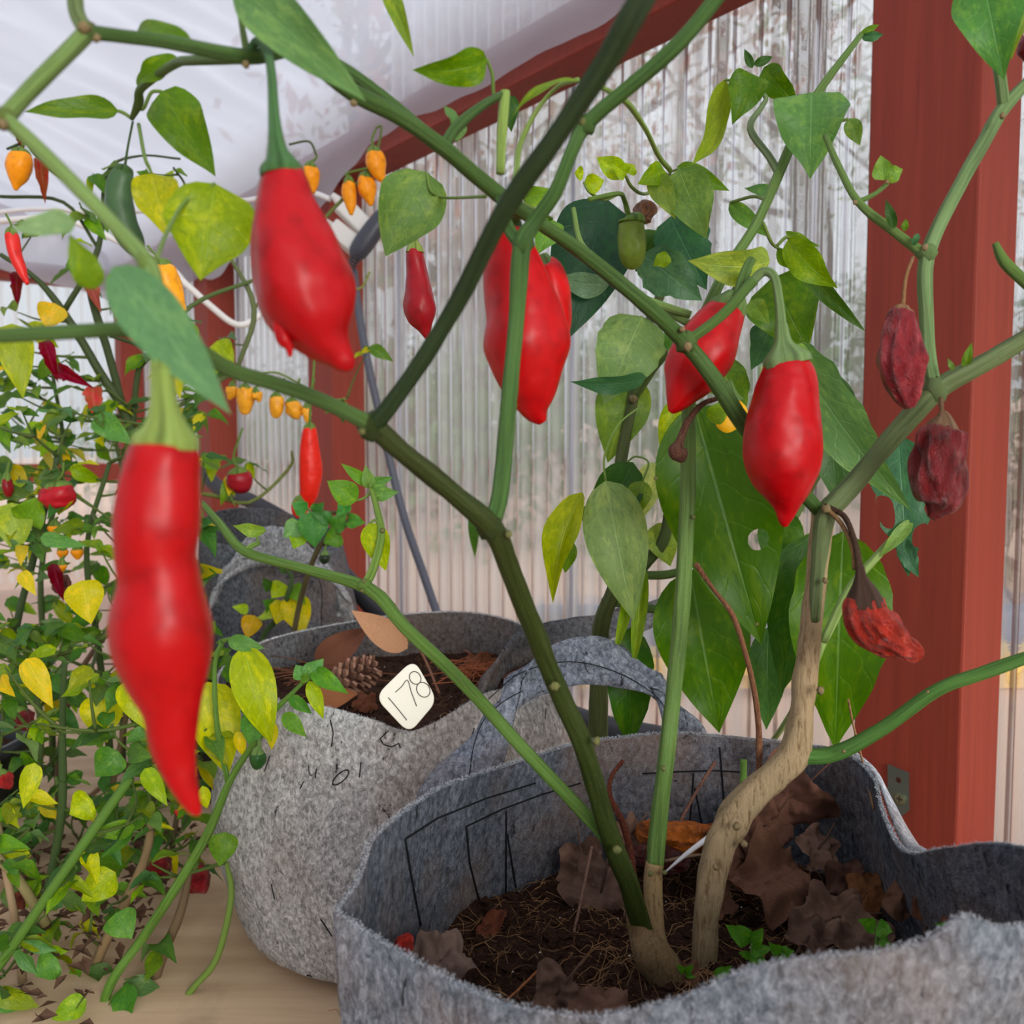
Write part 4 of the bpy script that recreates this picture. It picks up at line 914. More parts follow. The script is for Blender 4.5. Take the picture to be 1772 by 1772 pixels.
stem(A, [(1040, 150, .43, 4), (1085, 178, .50, 5), (1118, 225, .56, 4), (1140, 270, .62, 4), (1160, 295, .70, 4)], C(128, 160, 66))
for a in [(1150, 295, 1105, 318, .72, 34, C(126, 172, 62)), (1172, 288, 1262, 330, .73, 30, C(104, 150, 70)), (1262, 352, 1330, 410, .70, 26, C(96, 146, 74)), (1330, 330, 1290, 326, .66, 18, C(90, 140, 84)), (905, 345, 960, 330, .6, 30, C(112, 160, 70)), (955, 380, 930, 440, .62, 44, C(96, 150, 70)), (1085, 300, 1060, 285, .7, 24, C(150, 190, 70)), (1300, 520, 1330, 560, .66, 30, C(110, 150, 70)), (1395, 600, 1360, 640, .64, 24, C(128, 170, 90)), (1230, 730, 1260, 690, .66, 30, C(110, 150, 60)), (1020, 870, 1045, 930, .82, 40, C(62, 104, 46)), (1138, 905, 1160, 980, .84, 50, C(140, 172, 90)), (1320, 700, 1345, 760, .74, 40, C(86, 124, 70)), (1180, 600, 1150, 560, .72, 40, C(72, 118, 60))]:
    leaf(Cc, a[0], a[1], a[2], a[3], a[4], a[4] - .01, a[5] * 1.2, a[6], curl=.12)
for tw in ([(1158, 308, .87, 3), (1120, 335, .76, 3), (1095, 325, .72, 3), (1082, 303, .70, 2.5)], [(1070, 336, .70, 3), (1045, 345, .67, 3), (1020, 332, .66, 2.5), (1010, 315, .66, 2)], [(1385, 225, .61, 3), (1430, 215, .605, 3), (1468, 206, .60, 2.5)], [(1330, 350, .607, 3), (1305, 340, .65, 3), (1265, 350, .70, 2.5)], [(1345, 425, .60, 3), (1358, 412, .60, 3), (1366, 412, .60, 2.5)], [(1320, 385, .602, 3), (1335, 420, .61, 3), (1348, 430, .62, 2.5)], [(885, 345, .47, 4), (900, 350, .52, 3), (955, 378, .62, 2.5)]):
    stem(A, tw, C(118, 146, 66), 'petiole', sides=7)
# small young leaf on the light green shoot at the right
stem(Cc, [(1425, 1110, .66, 8), (1470, 1020, .65, 8), (1520, 960, .645, 7), (1565, 910, .64, 5)], C(140, 170, 92))
stem(Cc, [(1425, 1110, .66, 7), (1400, 1170, .67, 6), (1360, 1250, .70, 5), (1300, 1330, .82, 4)], C(140, 170, 92))

# ---------------------------------------------------------------- peppers on the near plants
RED = C(172, 6, 10)
pepper([(285, 768, .262, 30), (285, 776, .262, 58), (278, 830, .261, 68), (272, 900, .26, 74), (270, 960, .26, 70), (277, 1010, .26, 71), (278, 1070, .26, 86), (283, 1120, .26, 86), (290, 1180, .26, 70), (297, 1230, .26, 50), (300, 1290, .26, 40), (316, 1350, .26, 26), (335, 1395, .26, 14), (345, 1410, .26, 4)], 'long red chili pepper with a bulge and a hooked tail, closest to the lens', C(168, 3, 8), calyx=[(286, 776, .262, 58), (287, 755, .262, 54), (287, 735, .262, 36), (284, 700, .263, 24), (280, 640, .265, 20)], stalk=[(280, 645, .265, 20), (275, 580, .272, 17), (276, 535, .283, 13)], calyx_col=C(140, 164, 76), sides=36, lobe_amp=.035, lump=.05)
pepper([(489, 296, .335, 28), (490, 304, .335, 38), (492, 350, .335, 52), (500, 400, .334, 68), (512, 450, .333, 78), (530, 510, .332, 84), (548, 555, .331, 70), (566, 590, .331, 44), (586, 615, .331, 26), (600, 632, .331, 17), (606, 641, .331, 7)], 'plump tapered red chili pepper with a nippled tip hanging under a long green stalk', C(164, 4, 12), calyx=[(489, 304, .335, 38), (487, 290, .335, 37), (485, 278, .335, 28), (481, 262, .335, 19), (478, 240, .336, 14)], stalk=[(478, 245, .336, 14), (474, 200, .34, 10), (470, 130, .35, 8), (462, 88, .36, 8), (445, 72, .37, 8), (432, 92, .37, 8)], calyx_col=C(72, 116, 62), sides=36)
pepper([(478, 520, .325, 3), (480, 545, .325, 9), (490, 585, .324, 12), (500, 600, .324, 8), (502, 618, .324, 3)], 'thin ragged red pepper tails peeping from behind the plump tapered pepper', C(165, 6, 12), name='chili_pepper', calyx=None)
pepper([(878, 390, .475, 14), (877, 402, .475, 34), (882, 440, .474, 46), (889, 475, .473, 54), (898, 515, .473, 61), (907, 552, .472, 68), (911, 596, .471, 75), (914, 638, .47, 62), (921, 680, .47, 44), (928, 712, .47, 24), (940, 732, .47, 7)], 'large blocky red pepper half hidden behind a green fork in the middle', C(174, 3, 8), calyx=[(880, 404, .475, 34), (884, 392, .474, 26), (890, 378, .472, 14)], stalk=[(890, 380, .472, 12), (885, 360, .46, 9), (868, 345, .45, 8)], sides=40, lobe_amp=.025, lump=.025)
pepper([(945, 458, .50, 10), (948, 465, .50, 26), (955, 510, .50, 34), (958, 560, .50, 31), (950, 620, .50, 20), (945, 650, .50, 6)], 'bright red shouldered pepper tucked behind the large blocky one', C(190, 10, 12), calyx=[(945, 462, .50, 24), (942, 452, .50, 16), (938, 440, .50, 8)], sides=28, lobe_amp=.09)
pepper([(1262, 530, .56, 20), (1258, 540, .56, 34), (1240, 570, .557, 44), (1218, 610, .555, 54), (1197, 650, .553, 48), (1180, 680, .551, 30), (1168, 702, .55, 16), (1160, 714, .55, 5)], 'slanting red pepper crossed by a green branch', C(176, 4, 10), calyx=[(1258, 540, .56, 36), (1266, 526, .56, 30), (1274, 508, .56, 16)], stalk=[(1273, 510, .56, 12), (1283, 490, .555, 10), (1292, 468, .54, 9)], sides=32)
pepper([(1360, 622, .51, 24), (1361, 630, .51, 40), (1362, 660, .51, 50), (1358, 700, .508, 56), (1354, 745, .506, 64), (1354, 790, .505, 67), (1357, 825, .505, 58), (1360, 855, .505, 40), (1360, 880, .505, 22), (1358, 900, .505, 12), (1359, 912, .505, 4)], 'smooth red lantern-shaped pepper with a pointed tip above the tan trunk', C(170, 3, 11), calyx=[(1361, 632, .51, 42), (1358, 618, .51, 40), (1356, 606, .51, 28), (1354, 590, .51, 15), (1352, 560, .51, 10)], stalk=[(1352, 565, .51, 10), (1348, 520, .512, 8), (1340, 480, .515, 8), (1322, 470, .518, 8), (1303, 486, .52, 8)], sides=36, calyx_col=C(112, 140, 84))
pepper([(718, 430, .78, 9), (718, 437, .78, 15), (722, 470, .78, 18), (724, 505, .778, 24), (726, 530, .776, 28), (730, 550, .775, 24), (735, 568, .775, 13), (738, 580, .775, 7), (740, 587, .775, 3)], 'small dark red wrinkled pepper hanging in front of the clear wall', C(140, 12, 22), calyx=[(718, 437, .78, 15), (718, 428, .78, 13), (718, 418, .78, 7)], stalk=[(718, 420, .78, 5), (720, 390, .77, 4), (722, 350, .72, 4), (735, 340, .66, 4), (765, 342, .58, 4)], calyx_col=C(128, 148, 66), lump=.12)
pepper([(1562, 535, .50, 14), (1560, 545, .50, 22), (1558, 580, .50, 30), (1556, 620, .50, 37), (1560, 655, .50, 30), (1570, 690, .50, 18), (1575, 707, .50, 8)], 'shrivelled dull crimson pepper with a tan cap beside the pale green fork', C(150, 34, 42), mat=DRIED, wr=.22, calyx=[(1561, 548, .50, 20), (1560, 538, .50, 17), (1562, 528, .50, 9)], stalk=[(1562, 530, .50, 4), (1568, 480, .505, 3), (1580, 445, .52, 3)], calyx_col=C(140, 104, 66), sides=40)
pepper([(1628, 735, .50, 20), (1626, 748, .50, 36), (1624, 780, .50, 40), (1623, 815, .50, 41), (1625, 850, .50, 38), (1626, 872, .50, 30), (1618, 888, .50, 14), (1612, 898, .50, 8)], 'shrivelled blackish red pod hanging below the thick branch', C(122, 18, 22), mat=DRIED, wr=.26, calyx=[(1627, 752, .50, 34), (1630, 738, .50, 26), (1632, 722, .50, 14), (1630, 712, .50, 6)], stalk=[(1630, 714, .50, 4), (1628, 690, .515, 4)], calyx_col=C(116, 88, 60), sides=40)
pepper([(1492, 1030, .50, 22), (1494, 1045, .50, 34), (1505, 1075, .50, 42), (1530, 1100, .50, 36), (1556, 1118, .50, 26), (1580, 1128, .50, 18), (1596, 1134, .50, 8)], 'dried orange-red pepper with a dark crown dangling beside the tan trunk', C(178, 40, 16), mat=DRIED, wr=.26, calyx=[(1496, 1048, .50, 36), (1494, 1025, .50, 26), (1490, 1000, .50, 12), (1488, 980, .50, 7)], stalk=[(1488, 985, .50, 7), (1480, 940, .51, 5), (1462, 895, .53, 5), (1435, 878, .54, 5)], calyx_col=C(66, 46, 34), sides=40)
pt('stalk', [(1480, 985, .505, 5), (1474, 945, .512, 4), (1455, 905, .53, 4), (1425, 875, .54, 4)], BARK, B, color=C(140, 108, 70))
pepper([(1092, 382, .76, 18), (1093, 390, .76, 23), (1093, 415, .76, 25), (1094, 440, .76, 24), (1096, 458, .76, 16), (1097, 466, .76, 6)], 'unripe green pepper turning olive among the broad leaves', C(98, 118, 36), lobes=4, calyx=[(1092, 386, .76, 24), (1092, 380, .76, 22), (1088, 372, .76, 8)], stalk=[(1088, 374, .76, 5), (1080, 345, .75, 4), (1070, 335, .70, 4), (1020, 345, .63, 4)], calyx_col=C(96, 130, 44))
pepper([(1122, 348, .80, 10), (1118, 360, .80, 17), (1110, 375, .80, 16), (1106, 386, .80, 8)], 'withered brown pod beside the unripe green pepper', C(120, 74, 36), mat=DRIED, wr=.3, calyx=None)
pepper([(1268, 690, .72, 12), (1266, 705, .72, 24), (1264, 735, .72, 30), (1268, 765, .72, 20), (1276, 785, .72, 6)], 'yellow pepper tucked behind the lantern-shaped red one', C(236, 176, 22), calyx=[(1268, 694, .72, 20), (1266, 684, .72, 12), (1262, 660, .725, 5)], lobe_amp=.1)
pepper([(1776, 60, .52, 5), (1778, 75, .52, 16), (1780, 92, .52, 16), (1778, 106, .52, 6)], 'dark red pepper just peeping in at the frame edge beside the thick post', C(110, 16, 24))
# hook-shaped dead flower stalk
dh = pt('flower_stalk', [(1240, 690, .55, 4), (1215, 700, .55, 5), (1190, 730, .55, 6), (1176, 765, .55, 8), (1172, 778, .55, 16), (1178, 790, .55, 14), (1182, 800, .55, 4)], BARK, B, color=C(92, 58, 46))
# ---------------------------------------------------------------- leafy bushes on the left
UNIT = []
for k in range(8):
    q = random.Random(40 + k)
    v, f, uv = leaf_mesh(Vector((0, 0, 0)), Vector((0, 1, 0)), q.uniform(.42, .6), Vector((0, 0, 1)), q.uniform(.15, .6), q.uniform(-.02, .22), .12, k * 3.3, nv=8, nu=4, k=q.uniform(.5, .7), twist=q.uniform(-.5, .5))
    me = bpy.data.meshes.new('bush_leaf'); me.from_pydata(v, [], f); l = me.uv_layers.new(name='UVMap')
    for lp in me.loops: l.data[lp.index].uv = uv[lp.vertex_index]
    me.polygons.foreach_set('use_smooth', [True] * len(me.polygons)); me.materials.append(LEAF); UNIT.append(me)
def small_leaf(plant, base, direc, up, size, col, q):
    y = direc.normalized(); x = y.cross(up); x = x.normalized() if x.length > 1e-4 else y.orthogonal().normalized(); z = x.cross(y)
    o = bpy.data.objects.new('leaf', q.choice(UNIT)); o.color = col; link(o, plant, base)
    o.rotation_euler = Matrix((x, y, z)).transposed().to_euler(); o.scale = (size, size, size); return o
PAL = [C(74, 122, 52), C(92, 140, 58), C(62, 108, 54), C(104, 150, 60), C(88, 134, 76), C(130, 164, 54), C(80, 124, 64)]
YEL = [C(206, 206, 58), C(186, 198, 62), C(222, 214, 84), C(166, 188, 56)]
def bush(plant, stems, centres, seed, size=(.020, .042), yel=.12, per=(3, 6), twig_col=C(84, 104, 44), droop=.25, lean=None):
    q = random.Random(seed); nodes = []
    for pts, col in stems:
        w = spline([tuple(P(a, b, d)) + (px2m(r, d),) for a, b, d, r in pts], 5); nodes += [Vector(s_[:3]) for s_ in w]
        build('branch', *tube([Vector(s_[:3]) for s_ in w], [s_[3] for s_ in w], 8, lump=.1)[:2], STEM, plant, color=col)
    for (x, y, d) in centres:
        c = P(x, y, d); a = min(nodes, key=lambda n_: (n_ - c).length + (.15 if n_.z > c.z else 0)); L = (c - a).length
        if L > .012:
            mid = a.lerp(c, .5) + Vector((q.uniform(-.12, .12), q.uniform(-.12, .12), -.05)) * L
            ps = [Vector(s_) for s_ in spline([tuple(a), tuple(mid), tuple(c)], 4)]
            r0 = min(.0028, .0012 + L * .012)
            build('twig', *tube(ps, [r0 + (.0008 - r0) * i / (len(ps) - 1) for i in range(len(ps))], 6)[:2], STEM, plant, color=twig_col)
            if L < .3: nodes.append(ps[len(ps) // 2])
        for k in range(q.randint(*per)):
            az = q.uniform(0, 6.283); el = q.uniform(-.75, .55) - droop
            dr = Vector((math.cos(az) * math.cos(el), math.sin(az) * math.cos(el) - .25, math.sin(el)))
            up = Vector((q.uniform(-.5, .5), q.uniform(-.9, .1), 1))
            if q.random() < .3: up = Vector((q.uniform(-.6, .6), -1, q.uniform(0, .5)))
            col = q.choice(YEL) if q.random() < yel else q.choice(PAL)
            col = tuple(cc * q.uniform(.8, 1.15) for cc in col[:3]) + (1,)
            small_leaf(plant, c - dr.normalized() * .002 + Vector((q.uniform(-.004, .004), q.uniform(-.004, .004), q.uniform(-.01, .004))), dr, up, q.uniform(*size), col, q)
def scatter(n, seed, box, dd, keep):
    q = random.Random(seed); out = []; tries = 0
    while len(out) < n and tries < 9000:
        tries += 1; x = q.uniform(box[0], box[2]); y = q.uniform(box[1], box[3])
        if not keep(x, y, q): continue
        if any((x - a) ** 2 + (y - b) ** 2 < 26 ** 2 for a, b, _ in out): continue
        out.append((x, y, q.uniform(*dd)))
    return out
GB, BRW, TANB = C(86, 124, 44), C(96, 74, 56), C(158, 134, 102)
D1 = empty('pepper_bush', P(110, 1800, .95), 'low leafy pepper bush with yellowing leaves crowding the lower left corner', 'plant')
st = [([(-30, 1700, .80, 9), (3, 1664, .80, 9), (110, 1510, .80, 9), (180, 1410, .81, 9), (226, 1345, .82, 8)], GB),
      ([(235, 1790, .86, 11), (282, 1653, .87, 9), (313, 1577, .88, 8), (330, 1500, .9, 5)], C(112, 92, 66)),
      ([(130, 1790, .88, 9), (169, 1661, .88, 9), (214, 1568, .88, 9), (254, 1475, .90, 8), (262, 1400, .92, 6)], C(140, 116, 82)),
      ([(30, 1800, .92, 10), (60, 1650, .92, 9), (95, 1480, .94, 8), (108, 1380, .95, 8), (108, 1250, .96, 6), (112, 1140, .97, 5)], C(66, 90, 44)),
      ([(282, 1790, .84, 6), (330, 1715, .84, 6), (375, 1658, .84, 6), (400, 1554, .85, 6), (392, 1492, .86, 4)], C(116, 146, 62)),
      ([(40, 1800, .86, 8), (35, 1650, .86, 8), (5, 1480, .88, 6), (-10, 1380, .9, 6)], TANB),
      ([(60, 1790, .97, 7), (130, 1650, .97, 7), (180, 1500, .98, 6), (240, 1420, 1.0, 4)], C(120, 84, 66)),
      ([(-20, 1470, .86, 9), (30, 1520, .87, 9), (80, 1600, .88, 9)], C(150, 138, 92))]
keep1 = lambda x, y, q: not (x > 240 and y > 1520 and q.random() < .9) and not (x > 360 and y > 1180) and not (x > 290 and y > 1400 and q.random() < .5)
bush(D1, st, scatter(84, 11, (-20, 1080, 390, 1790), (.80, .98), keep1), 21, per=(2, 5), size=(.018, .044), yel=.09)
D3 = empty('pepper_bush', P(60, 1700, 1.06), 'dense dark-leaved pepper bush filling the shade behind the corner bush', 'plant')
st3 = [([(20, 1640, 1.05, 8), (40, 1480, 1.06, 7), (70, 1300, 1.08, 6), (60, 1150, 1.08, 4)], C(70, 90, 44)), ([(170, 1640, 1.06, 8), (180, 1450, 1.08, 7), (210, 1280, 1.1, 5), (240, 1150, 1.1, 4)], C(110, 92, 62)), ([(290, 1620, 1.1, 6), (300, 1450, 1.1, 5), (330, 1300, 1.12, 4), (340, 1190, 1.12, 3)], C(100, 84, 60))]
bush(D3, st3, scatter(74, 31, (-20, 1060, 370, 1700), (1.0, 1.2), keep1), 41, per=(3, 4), size=(.022, .044), yel=.06)
D2 = empty('pepper_bush', P(60, 1500, 1.25), 'taller pepper bush with reddish pods behind the hooked red chili', 'plant')
st = [([(60, 1560, 1.22, 8), (50, 1300, 1.2, 8), (25, 1120, 1.18, 7), (60, 960, 1.17, 6), (85, 850, 1.17, 5), (100, 790, 1.17, 4)], C(58, 76, 42)),
      ([(200, 1560, 1.25, 8), (190, 1300, 1.24, 7), (170, 1120, 1.22, 6), (150, 950, 1.2, 5), (190, 800, 1.2, 4)], C(70, 92, 46)),
      ([(260, 1560, 1.28, 8), (275, 1250, 1.28, 7), (300, 1050, 1.26, 5), (320, 900, 1.25, 4)], C(90, 100, 56)),
      ([(120, 1560, 1.3, 6), (100, 1350, 1.3, 6), (130, 1180, 1.3, 5), (215, 1060, 1.3, 4)], C(120, 92, 70))]
keep2 = lambda x, y, q: not (x > 350 and y > 850)
bush(D2, st, scatter(74, 12, (-20, 700, 370, 1250), (1.04, 1.25), keep2), 22, size=(.022, .048), per=(3, 4), yel=.12)
D4 = empty('pepper_bush', P(100, 1500, 1.42), 'deeper pepper bush seen through gaps behind the reddish pods', 'plant')
st4 = [([(90, 1500, 1.42, 7), (90, 1250, 1.42, 6), (70, 1000, 1.42, 5), (110, 800, 1.42, 4), (90, 640, 1.42, 3)], C(70, 90, 44)), ([(210, 1500, 1.44, 7), (215, 1200, 1.44, 6), (235, 950, 1.44, 5), (190, 720, 1.44, 3)], C(84, 96, 50))]
bush(D4, st4, scatter(72, 32, (-20, 620, 350, 1200), (1.34, 1.52), keep2), 42, size=(.028, .055), per=(3, 4), yel=.08)
E = empty('pepper_bush', P(250, 1300, 1.42), 'thin-branched pepper bush with orange pods reaching up to the white film', 'plant')
DK = C(62, 78, 40)
st = [([(270, 1340, 1.42, 9), (262, 1000, 1.42, 9), (228, 750, 1.4, 9), (170, 640, 1.38, 8), (110, 540, 1.36, 7), (60, 480, 1.34, 5), (0, 440, 1.32, 4)], DK),
      ([(215, 715, 1.4, 7), (190, 620, 1.39, 7), (160, 520, 1.38, 7), (150, 460, 1.37, 4)], DK),
      ([(228, 750, 1.4, 6), (240, 640, 1.4, 5), (265, 610, 1.4, 4), (190, 580, 1.36, 3)], DK),
      ([(110, 540, 1.36, 5), (170, 430, 1.36, 5), (185, 300, 1.37, 3), (240, 270, 1.38, 2), (312, 275, 1.38, 2)], DK),
      ([(130, 320, 1.36, 3), (90, 295, 1.35, 3), (60, 265, 1.34, 3), (45, 247, 1.34, 3), (12, 258, 1.34, 2)], DK),
      ([(170, 430, 1.36, 3), (110, 350, 1.36, 3), (0, 340, 1.35, 3)], DK),
      ([(410, 640, 1.5, 4), (440, 535, 1.5, 5), (395, 440, 1.5, 3), (370, 400, 1.5, 2)], C(104, 116, 72)),
      ([(240, 640, 1.4, 4), (330, 530, 1.45, 4), (450, 480, 1.5, 3), (500, 440, 1.5, 2)], C(84, 104, 50)),
      ([(440, 535, 1.5, 3), (520, 430, 1.55, 3), (560, 380, 1.6, 3), (640, 290, 1.62, 3), (660, 222, 1.62, 2), (650, 222, 1.62, 2)], C(100, 116, 50)),
      ([(500, 250, 1.6, 2), (535, 245, 1.6, 2), (548, 270, 1.6, 2)], C(80, 96, 50)),
      ([(228, 750, 1.4, 5), (330, 690, 1.43, 4), (410, 640, 1.5, 4)], C(96, 112, 56)),
      ([(430, 660, 1.6, 2), (480, 645, 1.62, 2), (560, 690, 1.64, 2), (600, 690, 1.64, 2)], C(120, 140, 70)),
      ([(300, 290, 1.38, 2), (320, 320, 1.38, 2), (318, 350, 1.38, 1.5)], DK),
      ([(640, 470, 1.6, 2), (620, 500, 1.6, 2), (560, 480, 1.56, 2), (500, 440, 1.5, 2)], C(130, 142, 70)),
      ([(262, 1000, 1.42, 5), (330, 860, 1.5, 4), (430, 870, 1.55, 3), (500, 810, 1.58, 3), (505, 780, 1.58, 2)], C(116, 128, 60))]
cE = [(160, 300, 1.36), (200, 280, 1.37), (175, 360, 1.36), (150, 370, 1.36), (160, 430, 1.36), (250, 300, 1.38), (300, 290, 1.38), (60, 400, 1.35), (130, 460, 1.36), (30, 540, 1.33), (15, 600, 1.33), (60, 560, 1.34), (100, 610, 1.35), (230, 520, 1.38), (40, 640, 1.33), (130, 670, 1.36), (250, 610, 1.4), (90, 720, 1.3), (200, 700, 1.38), (300, 650, 1.42), (330, 560, 1.44), (390, 590, 1.5), (385, 640, 1.5), (350, 720, 1.45), (370, 790, 1.5), (400, 830, 1.52), (430, 800, 1.54), (300, 740, 1.42), (260, 720, 1.4), (180, 760, 1.36), (310, 830, 1.45), (120, 770, 1.34), (590, 690, 1.64), (640, 600, 1.62), (20, 680, 1.3), (60, 760, 1.28), (10, 800, 1.28)]
bush(E, st, cE, 23, size=(.028, .056), yel=.2, per=(2, 4), droop=.45)
# single leaves that stand out
for (bx, by, tx, ty, d, w, col) in [(140, 1005, 158, 1080, .92, 66, YEL[0]), (172, 1200, 185, 1285, .88, 74, YEL[1]), (45, 1140, 92, 1226, .86, 44, YEL[2]), (222, 1175, 255, 1265, .84, 60, YEL[3]), (358, 1180, 395, 1345, .82, 92, C(176, 192, 66)), (95, 525, 80, 570, 1.3, 50, C(224, 206, 90)), (60, 1320, 40, 1400, .84, 36, C(170, 192, 70)), (250, 1330, 290, 1395, .80, 34, C(136, 176, 60)), (205, 1300, 165, 1345, .80, 60, C(72, 126, 56)), (200, 1580, 228, 1625, .82, 60, C(96, 152, 76)), (390, 1440, 380, 1500, .83, 52, C(98, 146, 62)), (200, 1510, 140, 1560, .85, 60, C(158, 190, 60)), (160, 1385, 120, 1410, .83, 60, C(160, 190, 56)), (100, 1660, 60, 1690, .84, 54, C(92, 150, 74)), (150, 1730, 88, 1765, .80, 44, C(124, 172, 66)), (36, 990, 62, 1030, 1.0, 26, YEL[2]), (20, 870, 30, 960, 1.1, 64, C(150, 180, 84)), (40, 905, 70, 860, 1.1, 60, C(110, 160, 66)), (165, 720, 230, 770, 1.1, 44, C(92, 150, 80)), (70, 930, 150, 945, 1.05, 28, C(98, 156, 88)), (20, 560, 40, 690, 1.2, 60, C(150, 176, 70)), (200, 470, 238, 545, 1.2, 44, C(104, 152, 56)), (295, 610, 312, 690, 1.2, 36, C(180, 190, 60)), (375, 590, 405, 630, 1.4, 40, C(140, 172, 60))]:
    leaf(D1 if by > 1100 else (D2 if by > 700 else E), bx, by, tx, ty, d, d - .01, w, col, fold=.22, curl=.06, k=.5)

# --- small plant with dark pods, rooted between the bags, and the seedling in the far bag
H = empty('pepper_plant', P(192, 1760, .83), 'young pepper plant with small dark pods leaning along the stained bag', 'plant')
stem(H, [(170, 1790, .83, 9), (192, 1701, .83, 9), (265, 1597, .82, 9), (353, 1455, .81, 9), (395, 1357, .80, 7), (430, 1300, .79, 6), (460, 1262, .785, 5), (458, 1245, .785, 4), (480, 1225, .78, 5), (510, 1195, .775, 4), (530, 1175, .77, 3)], GB, sides=10)
for a in [(420, 1118, 470, 1290, .79, .775, 78, C(158, 186, 52), .15), (395, 1108, 458, 1122, .79, .79, 30, C(98, 150, 84), .1), (448, 1225, 430, 1290, .785, .78, 50, C(84, 140, 74), .1), (540, 1160, 602, 1200, .77, .76, 34, C(84, 148, 62), .15), (530, 1172, 560, 1140, .77, .77, 36, C(98, 156, 92), .1), (525, 1175, 512, 1150, .77, .77, 30, C(98, 156, 92), .1), (535, 1178, 560, 1245, .77, .765, 28, C(150, 184, 62), .1), (490, 1235, 530, 1275, .78, .775, 30, C(96, 150, 66), .1), (500, 1205, 540, 1235, .775, .775, 24, C(70, 130, 56), .1), (472, 1250, 470, 1298, .785, .78, 22, C(196, 196, 72), .1), (410, 1265, 422, 1310, .79, .79, 22, C(206, 200, 60), .1), (350, 1360, 358, 1400, .81, .81, 24, C(178, 200, 70), .1), (455, 1235, 415, 1230, .785, .785, 24, C(70, 120, 60), .1), (520, 1180, 545, 1160, .77, .77, 16, C(90, 140, 60), .1)]:
    leaf(H, a[0], a[1], a[2], a[3], a[4], a[5], a[6], a[7], curl=a[8], fold=.3)
stem(H, [(385, 1110, .80, 5), (400, 1106, .795, 4), (420, 1116, .79, 4)], GB, n=3)
stem(H, [(395, 1357, .80, 5), (375, 1250, .80, 5), (372, 1150, .80, 4), (385, 1110, .80, 5)], GB)
for k, (x, y, d, lab) in enumerate([(446, 1312, .778, 'small dark green pod in front of the stained bag'), (362, 1290, .84, None)]):
    if lab: pepper([(x, y - 12, d, 6), (x, y - 6, d, 13), (x, y + 6, d, 13), (x - 1, y + 16, d, 8), (x - 1, y + 20, d, 2)], lab, C(36, 78, 30), lobes=4, lobe_amp=.08, calyx=[(x, y - 8, d, 12), (x, y - 14, d, 9), (x + 3, y - 20, d, 4)], stalk=[(x + 3, y - 18, d, 3), (x + 2, y - 30, d + .003, 3), (x, y - 40, d + .006, 3)], sides=16, sub=0)
I_ = empty('pepper_plant', P(440, 1100, 1.40), 'small yellowing pepper seedling in front of the farthest grow bag', 'plant')
stem(I_, [(448, 1200, 1.34, 6), (452, 1110, 1.34, 5), (480, 1070, 1.33, 5), (498, 1030, 1.32, 5), (505, 1000, 1.32, 4), (495, 985, 1.32, 3)], C(60, 84, 40))
for a in [(492, 1010, 470, 1035, 30, C(150, 184, 56)), (505, 1030, 525, 1100, 44, C(206, 206, 60)), (490, 1040, 478, 1080, 34, C(196, 200, 60)), (505, 1015, 528, 1045, 26, C(96, 146, 60)), (475, 1050, 455, 1040, 24, C(70, 124, 56)), (440, 1065, 426, 1105, 30, C(212, 186, 70)), (430, 1055, 402, 1050, 16, C(150, 190, 80)), (455, 1060, 470, 1070, 20, C(160, 196, 90)), (470, 1020, 455, 1000, 18, C(60, 100, 50)), (498, 990, 480, 975, 14, C(70, 110, 60))]:
    leaf(I_, a[0], a[1], a[2], a[3], 1.33, 1.31, a[4] * 1.25, a[5], fold=.25)
J = empty('pepper_plant', P(600, 1000, 1.15), 'leafy shoot with a red pod and a tiny dark pod above the far bag', 'plant')
stem(J, [(500, 1180, 1.22, 5), (515, 1060, 1.2, 5), (548, 955, 1.16, 5), (575, 930, 1.15, 5), (600, 905, 1.15, 4), (605, 890, 1.15, 3), (540, 885, 1.16, 3)], C(84, 76, 48))
for a in [(540, 885, 545, 948, 44, C(76, 140, 76)), (520, 905, 490, 930, 30, C(120, 170, 110)), (520, 920, 508, 950, 26, C(130, 180, 70)), (575, 900, 540, 888, 20, C(84, 140, 84)), (575, 915, 600, 890, 26, C(80, 140, 70)), (600, 900, 632, 905, 22, C(84, 150, 74)), (590, 925, 560, 940, 30, C(84, 140, 60)), (600, 890, 585, 870, 24, C(84, 150, 90)), (530, 885, 505, 870, 24, C(84, 150, 90)), (545, 885, 560, 870, 20, C(70, 130, 70))]:
    leaf(J, a[0], a[1], a[2], a[3], 1.15, 1.14, a[4] * 1.25, a[5], fold=.25)
pepper([(562, 958, 1.14, 5), (562, 963, 1.14, 10), (561, 970, 1.14, 9), (560, 976, 1.14, 3)], 'tiny blackish pod hanging above the far bag flap', C(34, 48, 30), calyx=[(562, 960, 1.14, 8), (562, 953, 1.14, 4)], stalk=[(562, 954, 1.14, 2), (566, 935, 1.15, 2)], sides=14, sub=0)

